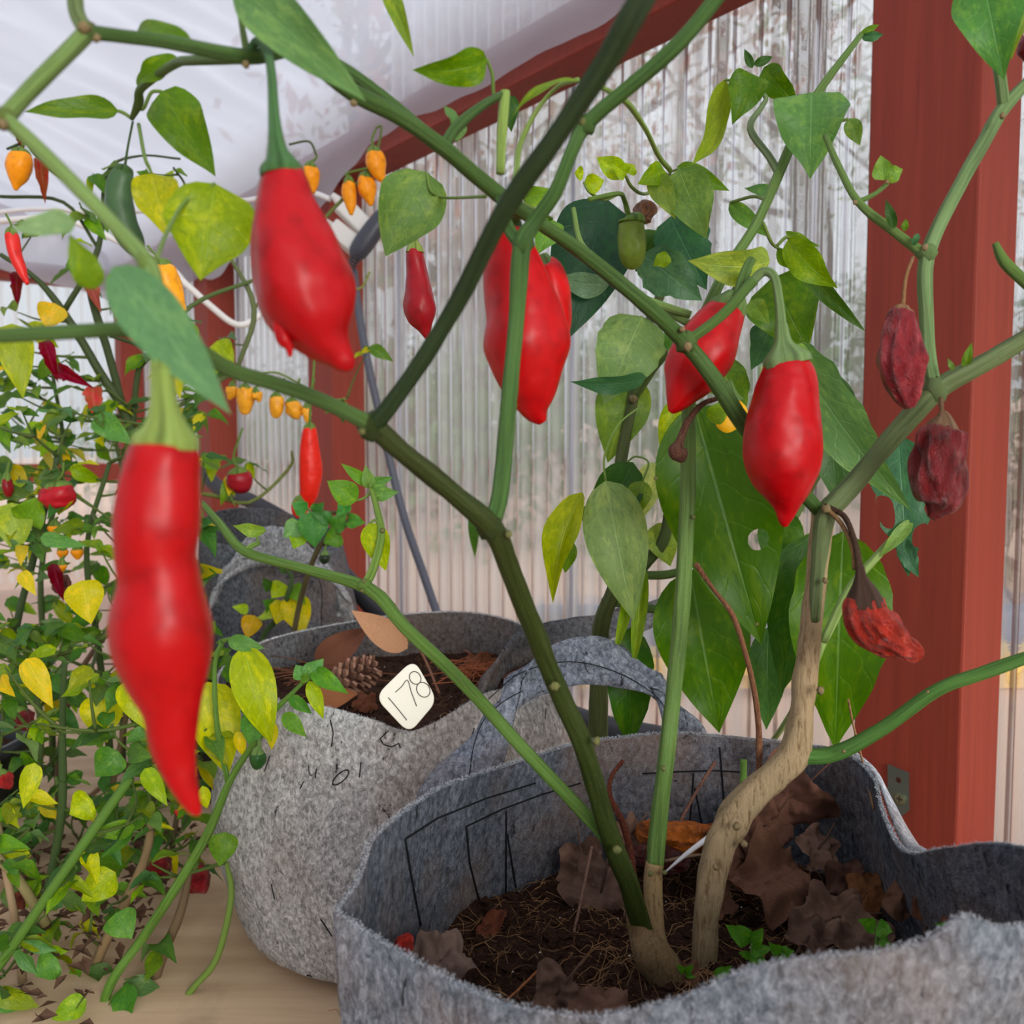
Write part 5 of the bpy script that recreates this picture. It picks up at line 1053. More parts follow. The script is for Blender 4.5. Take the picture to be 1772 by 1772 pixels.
# --- peppers of the left bushes
OR = C(240, 150, 20)
def small_pep(pts, d, label, col, st_, mat=None, wr=0.0, cal=C(100, 130, 50), **k):
    p = [(a, b, d, r) for a, b, r in pts]; x, y, r = pts[0]; x1, y1, _ = pts[1]
    dx, dy = x - x1, y - y1; L = max(1, math.hypot(dx, dy)); dx /= L; dy /= L
    cl = [(x1, y1, d, pts[1][2] * .95), (x + dx * 2, y + dy * 2, d, max(pts[1][2] * .75, 4)), (x + dx * 8, y + dy * 8, d, 3)]
    s_ = [(x + dx * 7, y + dy * 7, d, 2.4)] + [(a, b, d, 2.0) for a, b in st_]
    return pepper(p, label, col, calyx=cl, stalk=s_, calyx_col=cal, mat=mat, wr=wr, sides=20, sub=0, n=6, **k)
small_pep([(36, 262, 6), (36, 268, 17), (34, 288, 21), (31, 305, 17), (28, 320, 8), (27, 329, 3)], 1.33, 'plump orange pepper near the frame edge under the white film', OR, [(40, 250), (46, 246)])
small_pep([(537, 287, 6), (537, 292, 13), (537, 306, 16), (539, 320, 12), (541, 335, 4)], 1.58, 'orange pepper hanging alone just beside the plump tapered pepper', OR, [(546, 275), (548, 268)])
small_pep([(646, 260, 6), (647, 266, 14), (650, 282, 17), (656, 300, 12), (664, 314, 5)], 1.6, 'topmost orange pepper of the cluster by the white plugs', OR, [(644, 240), (650, 224)])
small_pep([(604, 312, 5), (604, 318, 10), (604, 335, 12), (607, 355, 9), (608, 372, 3)], 1.6, 'lower slim orange pepper of the cluster by the white plugs', OR, [(600, 300), (640, 290)])
small_pep([(633, 304, 5), (632, 310, 13), (635, 328, 16), (640, 345, 9), (642, 356, 3)], 1.61, 'middle orange pepper of the cluster by the white plugs', OR, [(634, 296), (640, 290)])
small_pep([(276, 455, 10), (280, 468, 22), (292, 495, 22), (306, 520, 14), (320, 538, 4)], .9, 'large blurred orange pepper behind the near pale leaf', C(240, 160, 24), [(268, 440), (255, 425)])
pos = [(402, 668, 398, 692, 8), (424, 670, 424, 718, 12), (442, 678, 448, 696, 8), (478, 685, 478, 724, 11), (505, 694, 512, 726, 12), (530, 705, 532, 732, 7), (332, 712, 342, 738, 12)]
names = ['pale orange pod farthest along the dangling row', 'longest crumpled orange pod of the dangling row', 'short orange pod pressed against the longest crumpled one', 'smooth upright orange pod in the middle of the dangling row', 'ragged orange pod next to the smooth upright one', 'tiny orange pod touching the thin red chili stalk', 'orange pod low behind the near green calyx']
for (x0, y0, x1, y1, r), nm in zip(pos, names):
    small_pep([(x0, y0, r * .4), (x0, y0 + 3, r), ((x0 + x1) / 2 + 1, (y0 + y1) / 2, r * 1.05), (x1, y1 - 4, r * .6), (x1, y1, 2)], 1.62, nm, C(238, 164, 40), [(x0 + 6, y0 - 14), (x0 + 14, 655)], wr=.18)
small_pep([(536, 738, 5), (536, 744, 12), (536, 780, 17), (537, 820, 19), (534, 855, 16), (528, 878, 8), (526, 892, 3)], 1.5, 'long straight bright red chili in front of the distant red post', C(222, 34, 16), [(538, 690), (543, 640), (545, 600)])
small_pep([(516, 865, 5), (514, 872, 9), (513, 885, 8), (516, 896, 3)], 1.3, 'stubby red pod beneath the long straight chili', C(216, 40, 36), [(520, 860), (538, 888)])
small_pep([(412, 815, 10), (413, 820, 20), (414, 833, 22), (412, 846, 18), (410, 853, 5)], 1.5, 'round dark red pepper like a ball beside the far bag', C(150, 20, 34), [(404, 790), (420, 740)])
small_pep([(100, 838, 12), (101, 845, 24), (104, 862, 27), (106, 876, 20), (108, 884, 6)], 1.08, 'squat lumpy dark red pepper among bush leaves', C(166, 20, 32), [(108, 820), (110, 800)], wr=.15)
small_pep([(12, 825, 4), (12, 832, 8), (14, 848, 9), (15, 860, 4)], 1.1, 'slim dark red pod at the frame edge in the bush', C(120, 14, 22), [(16, 800)])
small_pep([(20, 400, 5), (20, 408, 11), (26, 440, 11), (38, 470, 8), (48, 492, 3)], 1.0, 'curved red chili at the far left among thin stems', C(206, 40, 34), [(18, 385), (10, 370)])
small_pep([(215, 292, 10), (212, 305, 19), (206, 340, 22), (212, 385, 24), (230, 420, 20), (244, 445, 8)], .47, 'long dark green unripe chili under the top branch', C(62, 92, 56), [(222, 250), (230, 210)], cal=C(64, 96, 46))
for x, y, r, nm, d in [(95, 918, 11, 'small orange pod highest in the leafy bush', 1.12), (108, 958, 9, 'orange pod wedged between two bush leaves', 1.1), (134, 958, 10, 'orange pod beside the green veined bush leaf', 1.1), (107, 982, 8, 'lowest small orange pod in the leafy bush', 1.08)]:
    small_pep([(x, y - r, 4), (x, y - r + 4, r), (x, y, r), (x, y + r, 3)], d, nm, OR, [(x + 5, y - r - 12)])
for x, y, r, nm, d, c in [(10, 1350, 15, 'scarlet pod at the frame edge low in the bush', .95, C(200, 30, 30)), (40, 1245, 20, 'dull dark red pod low behind bush stems', 1.1, C(130, 26, 30)), (105, 1012, 18, 'shrivelled dark brown pod deep in the bush', 1.06, C(104, 36, 28)), (236, 1395, 9, 'small glossy red pod near the floor boards', 1.1, C(206, 36, 36)), (310, 1405, 9, 'little red pod just past the hooked chili tail', 1.0, C(210, 50, 48)), (275, 1500, 22, 'dark red fallen-looking pod behind the bush stems', 1.02, C(150, 22, 28)), (340, 1520, 26, 'heap of a shrivelled red pepper caught in stems above the boards', 1.0, C(160, 20, 30)), (30, 1555, 18, 'rusty brown withered pod in the corner bush', .9, C(150, 62, 36)), (62, 1625, 18, 'crumpled rust-orange pod low in the corner bush', .88, C(160, 72, 40)), (404, 1612, 13, 'shiny red pod half hidden by the stained bag', .98, C(200, 30, 40))]:
    small_pep([(x - r * .4, y - r * .8, r * .3), (x - r * .3, y - r * .6, r * .7), (x, y, r * .85), (x + r * .4, y + r * .6, r * .55), (x + r * .6, y + r, 2)], d, nm, c, [(x - r * .5, y - r - 12)], mat=DRIED if r > 12 else None, wr=.25 if r > 12 else 0)
# curled dead leaves still hanging in the bush
def dead_leaf(plant, pts, d, w, col):
    for bx, by, tx, ty in pts: leaf(plant, bx, by, tx, ty, d, d - .01, w, col, fold=.9, curl=.2, wave=.2, nv=12, name='withered_leaf', ragged=.3)
dead_leaf(E, [(70, 275, 78, 350)], 1.34, 36, C(150, 98, 66)); dead_leaf(E, [(36, 235, 40, 260), (28, 470, 30, 535)], 1.34, 30, C(110, 56, 40)); dead_leaf(E, [(155, 490, 175, 540)], 1.37, 36, C(176, 120, 96))
dead_leaf(E, [(75, 590, 100, 660), (100, 640, 160, 670)], 1.3, 40, C(136, 54, 40)); dead_leaf(E, [(160, 670, 165, 725)], 1.3, 50, C(196, 130, 96)); dead_leaf(D2, [(90, 975, 110, 1040)], 1.05, 36, C(110, 44, 32))
# ---------------------------------------------------------------- cords and plugs
def cord(name, pts, r, col, label, cat='cord', mat=None):
    v, f, uv = pix_tube([(a, b, d, r * F / d) for a, b, d in pts], 7, 10)
    o = build(name, v, f, mat or RUBBER, None, uv=uv, color=col); tag(o, label, cat); return o
cord('power_cable', [(612, 468, 2.02), (618, 520, 2.0), (632, 605, 1.98), (655, 710, 1.96), (695, 880, 1.92), (735, 1000, 1.86), (762, 1080, 1.8), (790, 1180, 1.7), (805, 1260, 1.6)], .0085, C(82, 84, 96), 'dark grey power cable hanging down along the clear wall')
cord('garden_hose', [(340, 800, 2.2), (380, 845, 2.1), (440, 870, 2.0), (530, 925, 1.9), (600, 1000, 1.75), (660, 1065, 1.62), (760, 1130, 1.5), (880, 1190, 1.38), (985, 1238, 1.28), (1060, 1262, 1.22), (1150, 1280, 1.18), (1260, 1310, 1.12)], .017, C(44, 45, 50), 'thick black hose running behind the grow bags', 'hose')
cord('white_cord', [(572, 345, 2.03), (540, 334, 2.04), (490, 336, 2.06), (420, 348, 2.1), (300, 360, 2.2), (180, 368, 2.3), (60, 362, 2.4), (-40, 372, 2.4)], .006, C(232, 230, 228), 'white cord strung along below the film towards the plugs')
cord('white_cord', [(566, 396, 2.0), (520, 430, 1.98), (470, 520, 1.94), (435, 556, 1.92), (405, 560, 1.9), (365, 530, 1.88), (320, 490, 1.86), (280, 455, 1.86), (130, 385, 1.9), (60, 378, 1.95), (-30, 386, 2.0)], .0065, C(234, 232, 228), 'white cord sagging in a loop beside the plump tapered pepper')
def prism_between(p0, p1, w, h, up):
    t = (p1 - p0).normalized(); x = t.cross(up).normalized(); y = x.cross(t); v = []
    for p in (p0, p1):
        for a, b in ((-1, -1), (1, -1), (1, 1), (-1, 1)): v.append(p + x * a * w + y * b * h)
    return v, [(3, 2, 1, 0), (4, 5, 6, 7), (0, 1, 5, 4), (1, 2, 6, 5), (2, 3, 7, 6), (3, 0, 4, 7)]
def plug(p0, p1, w, h, label, d0, d1, body=C(228, 226, 220)):
    a, b = P(*p0, d0), P(*p1, d1); r = empty('power_plug', b, label, 'plug')
    o = build('housing', *prism_between(a, b, w, h, Vector((0, -1, .3))), PLASTIC, r, smooth=False, color=body); bevel(o, .005, 3)
    t = (a - b).normalized()
    o = build('strain_relief', *tube([a - t * .004, a + t * .012, a + t * .026], [h * .75, h * .6, h * .35], 10)[:2], PLASTIC, r, color=body)
    return r
plug((590, 352), (640, 404), .020, .015, 'upper white plug block on the distant red post', 2.02, 2.04)
plug((572, 392), (622, 432), .020, .015, 'lower white plug block on the distant red post', 2.0, 2.02)
bk = empty('cable_connector', P(607, 462, 2.0), 'black tapered cable connector hanging from the white plugs', 'connector')
pt('housing', [(664, 372, 1.99, 14), (650, 392, 1.99, 17), (632, 418, 1.99, 18), (620, 436, 1.99, 16), (614, 446, 1.99, 11)], PLASTIC, bk, color=C(66, 68, 78), sides=14, ridge=.05)
for k in range(4):
    x, y = 614 - k * 2.2, 447 + k * 5
    pt('strain_ring', [(x + 1.2, y - 1.6, 1.99, 10 - k), (x - .6, y + 1.6, 1.99, 10 - k)], PLASTIC, bk, color=C(52, 54, 62), sides=12, n=2)
cl = empty('clip', P(700, 640, 1.9), 'small pale leaf-like clip', 'clip') if False else None

# ---------------------------------------------------------------- number tag on the middle bag
tg = empty('plant_tag', P(705, 1262, .795), 'rounded cream plastic tag with 178 written on it, on the middle bag rim', 'tag')
quad = [(716, 1140), (757, 1212), (708, 1270), (648, 1206)]
dep = [.812, .80, .79, .80]
cs = [P(a, b, d) for (a, b), d in zip(quad, dep)]; nrm = (cs[1] - cs[0]).cross(cs[3] - cs[0]).normalized()
if nrm.dot(TOCAM(cs[0])) < 0: nrm = -nrm
ring = []
for i in range(4):
    p0, p1, p2 = cs[i - 1], cs[i], cs[(i + 1) % 4]
    a = p1.lerp(p0, .26); b = p1.lerp(p2, .26)
    for k in range(7): t = k / 6; ring.append(a * (1 - t) ** 2 + p1 * 2 * t * (1 - t) + b * t * t)
ctr = sum(ring, Vector()) / len(ring); n_ = len(ring)
v = [p + nrm * .0011 for p in ring] + [p - nrm * .0011 for p in ring]
o = build('plate', v, [tuple(range(n_)), tuple(range(2 * n_ - 1, n_ - 1, -1))] + [(i, i + n_, (i + 1) % n_ + n_, (i + 1) % n_) for i in range(n_)], PLASTIC, tg, smooth=False, color=C(240, 236, 218)); bevel(o, .0008, 2)
def on_tag(x, y):
    c = Vector((0, 0, CZ)); d = P(x, y, 1) - c; t = (ctr + nrm * .0016 - c).dot(nrm) / d.dot(nrm); return c + d * t
def pen(pts, closed=False):
    w = spline([tuple(on_tag(a, b)) for a, b in pts], 6); ps = [Vector(q) for q in w]
    return build('handwritten_digit', *tube(ps, [.0004] * len(ps), 6)[:2], MATTE, tg, color=C(84, 80, 76))
pen([(672, 1207), (688, 1226), (704, 1246)])
pen([(684, 1198), (695, 1188), (705, 1177), (712, 1198), (721, 1222)])
m8 = M()
for (cx_, cy_, ra, rb, tl) in ((718.5, 1173, 9.5, 11.5, .55), (732.5, 1193.5, 11, 13.5, .55)):
    ps = [on_tag(cx_ + ra * math.cos(t) * math.cos(tl) - rb * math.sin(t) * math.sin(-tl), cy_ - ra * math.cos(t) * math.sin(tl) + rb * math.sin(t) * math.cos(tl)) for t in [2 * math.pi * k / 24 for k in range(25)]]
    v_, f_, _ = tube(ps, [.0004] * 25, 6); m8.add(v_, f_)
m8.build('handwritten_digit', MATTE, tg, color=C(84, 80, 76))
stk = prism_between(P(703, 1262, .797), P(693, 1330, .835), .0022, .001, Vector((0, -1, 0)))

# ---------------------------------------------------------------- debris on the soil: dry leaves
def dry_leaf(c, size, nrm, col, label, lobes=5, seed=1, depth=.3, crumple=.75, rot=0.0, cat='leaf', stalk=True, curl=.0, name='dry_leaf'):
    nrm = Vector(nrm).normalized(); x = nrm.orthogonal().normalized(); x = Matrix.Rotation(rot, 3, nrm) @ x; y = nrm.cross(x)
    rings, seg = 9, 60; v = [c]; f = []
    for i in range(1, rings + 1):
        for k in range(seg):
            th = 2 * math.pi * k / seg
            lob = 1 - depth * (abs(math.sin(lobes * th / 2)) ** 1.5) + .07 * noise.noise(Vector((math.cos(th) * 5, math.sin(th) * 5, seed)))
            if lobes == 0: lob = (1 / math.sqrt((math.cos(th)) ** 2 + (math.sin(th) / .45) ** 2))
            r = size * lob * i / rings; a, b = r * math.cos(th), r * math.sin(th)
            h = crumple * size * (noise.noise(Vector((a / size * 1.6, b / size * 1.6, seed * 3.1))) + .35 * noise.noise(Vector((a / size * 5, b / size * 5, seed)))) * (i / rings) ** .6
            h += curl * (a * a) / size - curl * .3 * size * (i / rings) ** 2 + .25 * curl * b * b / size
            v.append(c + x * a + y * b + nrm * h)
    for k in range(seg): f.append((0, 1 + k, 1 + (k + 1) % seg))
    for i in range(rings - 1):
        for k in range(seg): a = 1 + i * seg; f.append((a + k, a + seg + k, a + seg + (k + 1) % seg, a + (k + 1) % seg))
    r = empty(name, c, label, cat)
    build('blade', v, f, DRYLEAF, r, color=col)
    if stalk:
        e = c - x * size * 1.3 + nrm * size * .1
        build('leaf_stalk', *tube([c, c.lerp(e, .5) + nrm * size * .08, e], [.0009, .0008, .0006], 5)[:2], DRYLEAF, r, color=tuple(k * .7 for k in col[:3]) + (1,))
    return r
GB_ = C(118, 90, 76); BR_ = C(132, 84, 62); DB_ = C(104, 70, 54)
for px, py, d, s, n3, col, lab, kw in [
    (1040, 1545, .625, .030, (-.1, -.75, .7), GB_, 'grey-brown dry leaf leaning behind the dark green stem', dict(seed=1, rot=.4)),
    (1092, 1442, .665, .016, (.1, -.9, .4), C(150, 116, 98), 'small pale dry leaf scrap against the bag wall', dict(seed=2)),
    (1345, 1520, .60, .035, (.15, -.7, .8), C(124, 86, 66), 'broad reddish brown dry leaf behind the tan trunk', dict(seed=3, rot=1.0, depth=.36, crumple=.9)),
    (1368, 1380, .645, .034, (-.2, -1, .15), C(122, 82, 66), 'tall folded dry leaf standing against the bag wall', dict(seed=4, lobes=3, depth=.4, curl=.8)),
    (1322, 1430, .63, .024, (.2, -1, .2), C(116, 78, 62), 'dry leaf wedged between trunk and tall folded leaf', dict(seed=5, lobes=3)),
    (1440, 1588, .55, .024, (-.3, -.6, .8), C(122, 92, 76), 'twisted dry leaf in the bag centre right of the trunk', dict(seed=6, rot=2.1, curl=.6)),
    (1562, 1550, .545, .020, (-.2, -.7, .6), C(128, 92, 72), 'cupped dry leaf under the right bag wall', dict(seed=7, curl=1.2, lobes=0)),
    (1490, 1630, .52, .022, (.1, -.6, .8), C(126, 98, 82), 'flat dry leaf beside the heart-shaped seedling', dict(seed=8, rot=.7)),
    (1680, 1575, .48, .018, (-.2, -.7, .8), C(112, 74, 56), 'dry leaf sliding under the turned bag edge', dict(seed=9)),
    (762, 1662, .50, .021, (.1, -.5, .9), C(132, 108, 96), 'grey dry leaf by the red scrap at the bag side', dict(seed=10, rot=1.5)),
    (962, 1722, .495, .020, (.0, -.9, .5), C(128, 98, 82), 'pointed dry leaf standing at the front of the soil', dict(seed=11, lobes=3, depth=.45)),
    (1040, 1752, .475, .019, (.0, -.5, 1), C(126, 92, 76), 'flat dry leaf at the very front rim of the soil', dict(seed=12, lobes=3)),
    (1415, 1470, .62, .018, (.3, -.9, .4), C(138, 106, 90), 'curled pale leaf tip above the broad reddish leaf', dict(seed=13, curl=.5)),
    (1240, 1560, .60, .014, (.1, -.6, .9), C(110, 74, 56), 'little brown leaf scrap beside the tan trunk foot', dict(seed=14)),
    (1290, 1490, .62, .026, (.2, -.8, .6), C(112, 76, 60), 'dark dry leaf pressed under the trunk elbow', dict(seed=16, rot=1.9)),
    (1010, 1500, .65, .022, (-.2, -.8, .5), C(140, 108, 90), 'pale torn dry leaf at the back left of the soil', dict(seed=17, rot=.9)),
    (1620, 1560, .51, .016, (-.3, -.6, .8), C(118, 78, 56), 'brown leaf scrap in the right corner of the bag', dict(seed=18)),
    (1465, 1530, .60, .018, (-.1, -.7, .7), C(96, 66, 52), 'dark curled leaf in the middle of the litter', dict(seed=19, curl=.8)),
    (1400, 1620, .53, .017, (.1, -.5, .9), C(108, 82, 68), 'flat greyish leaf beside the two small weeds', dict(seed=22)),
    (1190, 1690, .52, .010, (.1, -.5, .9), C(120, 84, 60), 'tiny brown leaf scrap between the stem feet', dict(seed=23)),
    (850, 1600, .58, .013, (.1, -.5, .9), C(120, 66, 44), 'reddish bark chip on the soil by the inner wall', dict(seed=24, lobes=0)),
    (1500, 1545, .58, .016, (-.1, -.6, .8), C(126, 80, 44), 'ochre crinkled leaf in the shadow of the right wall', dict(seed=15, crumple=.5)),
]:
    dry_leaf(P(px, py, d), s, n3, col, lab, **kw)
def flat_leaf_thing(name, bx, by, tx, ty, d0, d1, w, col, label, **k):
    b, t = P(bx, by, d0), P(tx, ty, d1); up = TOCAM((b + t) / 2)
    v, f, uv = leaf_mesh(b, t, px2m(w, d0), up, **k); o = build(name, v, f, DRYLEAF, None, uv=uv, color=col); tag(o, label, 'leaf'); return o
flat_leaf_thing('dry_leaf', 705, 1122, 608, 1056, .97, .96, 52, C(214, 160, 120), 'smooth tan dry leaf sticking up out of the middle bag', fold=.15, curl=.05)
flat_leaf_thing('dry_leaf', 545, 1150, 640, 1085, 1.02, 1.04, 60, C(132, 84, 62), 'brown curled dry leaf against the back of the middle bag', fold=.5, curl=.15)
flat_leaf_thing('dry_leaf', 540, 1212, 620, 1200, .90, .90, 44, C(176, 112, 74), 'rust-coloured dry leaf lying by the pine cone', fold=.2, curl=.1)
dry_leaf(P(632, 1215, .89), .014, (0, -.6, .8), C(120, 70, 46), 'crumpled brown leaf between the cone and the tag', seed=20, crumple=.6)
dry_leaf(P(828, 1150, 1.02), .02, (0, -.6, .8), C(130, 78, 50), 'crumpled brown leaf among pine needles in the middle bag', seed=21, crumple=.6)
# pine cone
pc = P(612, 1172, .93); pr = empty('pine_cone', pc, 'brown pine cone lying in the middle bag', 'pine cone')
axis = Vector((.75, .25, .35)).normalized(); ux = axis.orthogonal().normalized(); uy = axis.cross(ux)
build('core', *tube([pc - axis * .026, pc, pc + axis * .024], [.006, .010, .003], 10)[:2], MATTE, pr, color=C(70, 46, 36))
sme = None
for k in range(64):
    t = k / 63; a = k * 2.39996; rr = .019 * math.sin(math.pi * (.12 + .8 * t)) + .003; dv = ux * math.cos(a) + uy * math.sin(a)
    y = (dv * .9 + axis * .45).normalized(); x = y.cross(axis).normalized(); z = x.cross(y)
    if sme is None:
        v = [(-.3, 0, -.12), (.3, 0, -.12), (.55, .8, -.15), (0, 1.1, -.1), (-.55, .8, -.15), (-.3, 0, .12), (.3, 0, .12), (.5, .75, .22), (0, 1.0, .4), (-.5, .75, .22)]
        sme = bpy.data.meshes.new('cone_scale'); sme.from_pydata(v, [], [(4, 3, 2, 1, 0), (5, 6, 7, 8, 9), (0, 1, 6, 5), (1, 2, 7, 6), (2, 3, 8, 7), (3, 4, 9, 8), (4, 0, 5, 9)]); sme.materials.append(MATTE)
    o = bpy.data.objects.new('cone_scale', sme); o.color = C(150, 112, 92) if k % 3 else C(108, 76, 60)
    link(o, pr, pc - axis * .024 + axis * .048 * t + dv * rr * .45); o.rotation_euler = Matrix((x, y, z)).transposed().to_euler(); s_ = .0068 * (1.15 - .5 * t) + .001; o.scale = (s_, s_ * 1.5, s_)
def needles(name, px, py, d, n, spread, label, col, seed):
    q = random.Random(seed); m = M(); c = P(px, py, d)
    for k in range(n):
        a = q.uniform(0, 6.28); p = c + Vector((q.gauss(0, spread), q.gauss(0, spread), abs(q.gauss(0, .004)))); dv = Vector((math.cos(a), math.sin(a), q.uniform(-.1, .25))) * q.uniform(.02, .05)
        v_, f_, _ = tube([p - dv, p + Vector((0, 0, .002)), p + dv], [.0006] * 3, 4); m.add(v_, f_)
    o = m.build(name, MATTE, color=col); tag(o, label, 'needles', kind='stuff')
needles('pine_needle_litter', 835, 1165, 1.0, 60, .02, 'rusty fallen pine needles inside the middle bag', C(166, 96, 62), 1)
needles('pine_needle_litter', 560, 1170, 1.0, 40, .03, 'scattered dark pine needles around the pine cone', C(120, 76, 54), 2)
# twigs and stubs
def twig(pts, col, label, name='twig', cat='twig', mat=None):
    o = pt(name, pts, mat or BARK, None, n=6, sides=7, color=col, lump=.15); tag(o, label, cat); return o
twig([(1024, 1465, .63, 3), (1005, 1560, .60, 3), (990, 1630, .58, 3), (974, 1715, .555, 4)], C(130, 98, 84), 'thin straight dead stalk standing before the grey-brown leaf')
twig([(1078, 1316, .60, 4), (1058, 1345, .60, 4), (1056, 1380, .60, 5), (1078, 1425, .60, 6), (1092, 1480, .60, 7), (1100, 1560, .59, 7), (1112, 1620, .58, 6)], C(98, 44, 30), 'hooked dark red dead stem beside the dark green stem')
twig([(1238, 1318, .68, 3), (1205, 1370, .67, 3), (1178, 1420, .66, 3), (1166, 1450, .655, 3), (1180, 1490, .65, 3)], C(112, 76, 64), 'thin bent brown twig leaning on the bag wall')
twig([(1204, 975, .64, 5), (1235, 1020, .64, 4), (1268, 1065, .645, 5), (1290, 1130, .65, 5), (1308, 1210, .66, 5), (1314, 1290, .67, 6), (1312, 1350, .67, 5)], C(138, 92, 66), 'tall thin reddish twig rising before the big holed leaf')
twig([(1150, 1490, .62, 3), (1190, 1482, .62, 3), (1218, 1478, .62, 2)], C(130, 102, 80), 'short stick lying level behind the light green stem')
twig([(872, 1735, .47, 2), (905, 1705, .49, 2), (940, 1670, .51, 2)], C(170, 104, 66), 'orange pine needle lying on the front soil')
twig([(682, 1045, .92, 2), (690, 1065, .93, 2), (705, 1090, .95, 2.5), (735, 1140, .97, 2.5), (760, 1200, .93, 2.5)], C(136, 92, 74), 'bent reddish twig above the numbered tag')
twig([(1468, 1210, .60, 2), (1478, 1260, .61, 2), (1496, 1330, .625, 2), (1512, 1400, .60, 2)], C(170, 130, 92), 'fine pale tendril draped over the right bag wall')
twig([(1287, 1315, .60, 6), (1286, 1345, .60, 6), (1283, 1385, .60, 6)], C(110, 152, 60), 'short cut green stub behind the tan trunk', 'stem_stub', 'stub', STEM)
o = pt('grass_blade', [(1148, 1512, .60, 1), (1185, 1480, .605, 4), (1225, 1450, .61, 5), (1268, 1420, .62, 4)], MATTE, None, n=6, sides=6, color=C(206, 204, 206)); tag(o, 'pale bleached straw blade slanting behind the stems', 'straw')
# dried pods on the soil
pepper([(1105, 1430, .66, 10), (1120, 1440, .66, 24), (1160, 1450, .655, 26), (1205, 1448, .655, 24), (1240, 1438, .66, 14), (1256, 1430, .66, 5)], 'dried orange and brown pod lying at the back of the soil', C(196, 104, 24), mat=DRIED, wr=.35, sides=36)
pepper([(1090, 1470, .645, 8), (1110, 1480, .645, 20), (1150, 1490, .64, 24), (1180, 1490, .64, 18), (1195, 1488, .64, 6)], 'dark mahogany dried pod under the orange one', C(80, 28, 20), mat=DRIED, wr=.3, sides=36)
pepper([(690, 1650, .50, 6), (695, 1640, .50, 16), (703, 1628, .50, 16), (710, 1618, .50, 6)], 'bright red dried pepper scrap beside the inner bag wall', C(196, 40, 24), mat=DRIED, wr=.3, sides=28)
# seedlings
def seedling(px, py, d, hgt, leaves, label):
    r = empty('weed_seedling', P(px, py, d), label, 'seedling')
    pt('stem', [(px, py + 4, d, 3), (px + 2, py - hgt * .5, d, 2.5), (px + 3, py - hgt, d, 2)], STEM, r, color=C(120, 170, 80))
    for (bx, by, tx, ty, w) in leaves: leaf(r, px + bx, py + by, px + tx, py + ty, d, d - .006, w, C(92, 160, 72), fold=.15, curl=.05, k=.5)
seedling(1298, 1680, .53, 60, [(0, -50, -42, -80, 36), (3, -45, 22, -74, 30), (0, -30, 30, -12, 24), (0, -32, 40, -40, 22), (0, -25, -20, -32, 16)], 'bushy little green weed beside the tan trunk')
seedling(1350, 1675, .52, 30, [(0, -25, -20, -44, 22), (3, -24, 24, -30, 24), (0, -20, 16, 0, 22)], 'second small weed next to the bushy one')
seedling(1515, 1640, .49, 36, [(0, -36, -30, -48, 28), (2, -36, 30, -28, 32), (6, -16, 28, -2, 22)], 'weed seedling with two heart-shaped leaves under the right wall')
seedling(1640, 1625, .45, 24, [(0, -20, -22, -26, 18), (2, -20, 18, -30, 18)], 'tiny weed seedling peeping over the front rim fold')
seedling(1186, 1705, .52, 24, [(0, -22, -16, -36, 14), (0, -22, 14, -36, 14), (0, -18, 18, -14, 10)], 'tiny weed seedling between the two stem feet')
seedling(1240, 1705, .515, 14, [(0, -12, 26, -34, 24)], 'single-leaved weed seedling at the foot of the tan trunk')
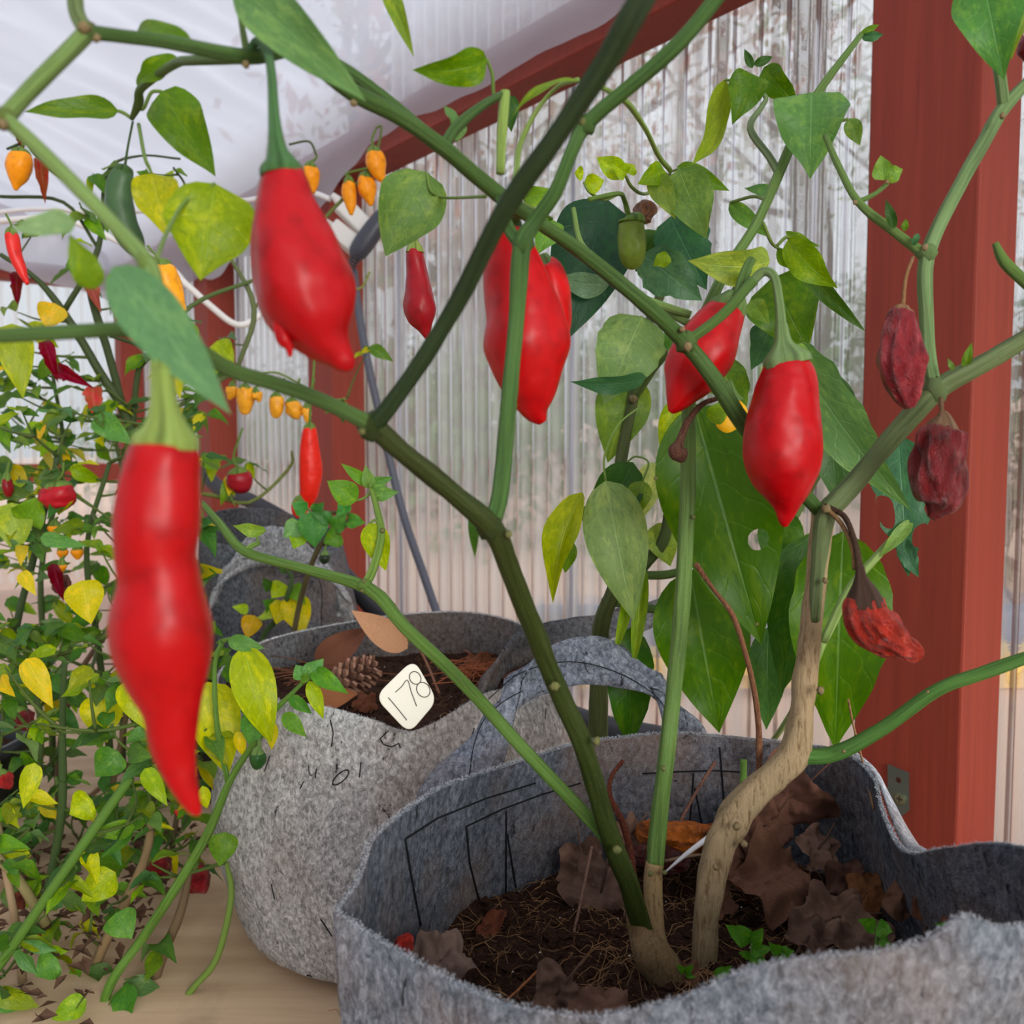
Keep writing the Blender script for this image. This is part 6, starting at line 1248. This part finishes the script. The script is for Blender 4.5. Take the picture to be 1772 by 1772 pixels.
# black pot and litter in the left corner
def pot(cx, cy, r, z, col, label):
    ro = empty('nursery_pot', (cx, cy, 0), label, 'pot'); n = 40; v = []; prof_ = [(r * .8, 0), (r * .98, z - .012), (r * 1.05, z - .012), (r * 1.05, z), (r * .96, z), (r * .92, z - .03)]
    f = []
    for a, b in prof_: v += [Vector((cx + a * math.cos(2 * math.pi * k / n), cy + a * math.sin(2 * math.pi * k / n), b)) for k in range(n)]
    for i in range(len(prof_) - 1):
        for k in range(n): f.append((i * n + k, i * n + (k + 1) % n, (i + 1) * n + (k + 1) % n, (i + 1) * n + k))
    f.append(tuple(range(n - 1, -1, -1))); build('shell', v, f, PLASTIC, ro, color=col)
    v = [Vector((cx, cy, z - .028))]; f = []
    for i in range(1, 6): v += [Vector((cx + r * .94 * i / 5 * math.cos(2 * math.pi * k / n), cy + r * .94 * i / 5 * math.sin(2 * math.pi * k / n), z - .028 + .004 * noise.noise(Vector((i, k * .7, cx))))) for k in range(n)]
    for k in range(n): f.append((0, 1 + k, 1 + (k + 1) % n))
    for i in range(4):
        for k in range(n): a = 1 + i * n; f.append((a + k, a + n + k, a + n + (k + 1) % n, a + (k + 1) % n))
    o = build('soil_fill', v, f, SOIL, ro); o['kind'] = 'stuff'
    return ro
pot(-.72, 1.10, .12, .16, C(44, 46, 52), 'black plastic pot at the frame edge under the leafy bush')
pot(-.46, 1.40, .12, .20, C(58, 60, 66), 'dark grey pot behind the leafy bush')
q = random.Random(77); m = M()
for k in range(700):
    x, y = q.gauss(-.42, .14), q.gauss(.98, .13)
    if x > -.37: continue
    z = .004 + .03 * max(0, 1 - ((x + .45) / .22) ** 2 - ((y - 1.0) / .25) ** 2) + q.uniform(0, .008); c = Vector((x, y, z)); a = Vector((q.gauss(0, 1), q.gauss(0, 1), q.gauss(0, .35))).normalized(); b = a.cross(Vector((q.gauss(0, .3), q.gauss(0, .3), 1))).normalized(); L = q.uniform(.005, .012); h = Vector((0, 0, L * .35))
    m.add([c - a * L, c + b * L * .5 + h, c + a * L, c - b * L * .5 + h, c], [(0, 4, 1), (1, 4, 2), (2, 4, 3), (3, 4, 0)])
o = m.build('leaf_mulch', DRYLEAF, smooth=False, color=C(96, 70, 54)); tag(o, 'brown dry leaf mulch around the feet of the leafy bush', 'mulch', kind='stuff')
dry_leaf(P(395, 1640, .98), .03, (.1, -.4, 1), C(110, 84, 70), 'curled brown leaf on the boards beside the stained bag', seed=30, curl=.6)
dry_leaf(P(265, 1600, 1.0), .022, (0, -.4, 1), C(214, 200, 130), 'pale yellow fallen leaf on the boards', seed=31, lobes=0)
dry_leaf(P(300, 1420, 1.3), .03, (0, -.4, 1), C(196, 140, 106), 'tan fallen leaf on the boards deep behind the bush', seed=32)
dry_leaf(P(440, 1745, .86), .018, (0, -.4, 1), C(150, 96, 66), 'reddish leaf scrap at the foot of the stained bag', seed=33)
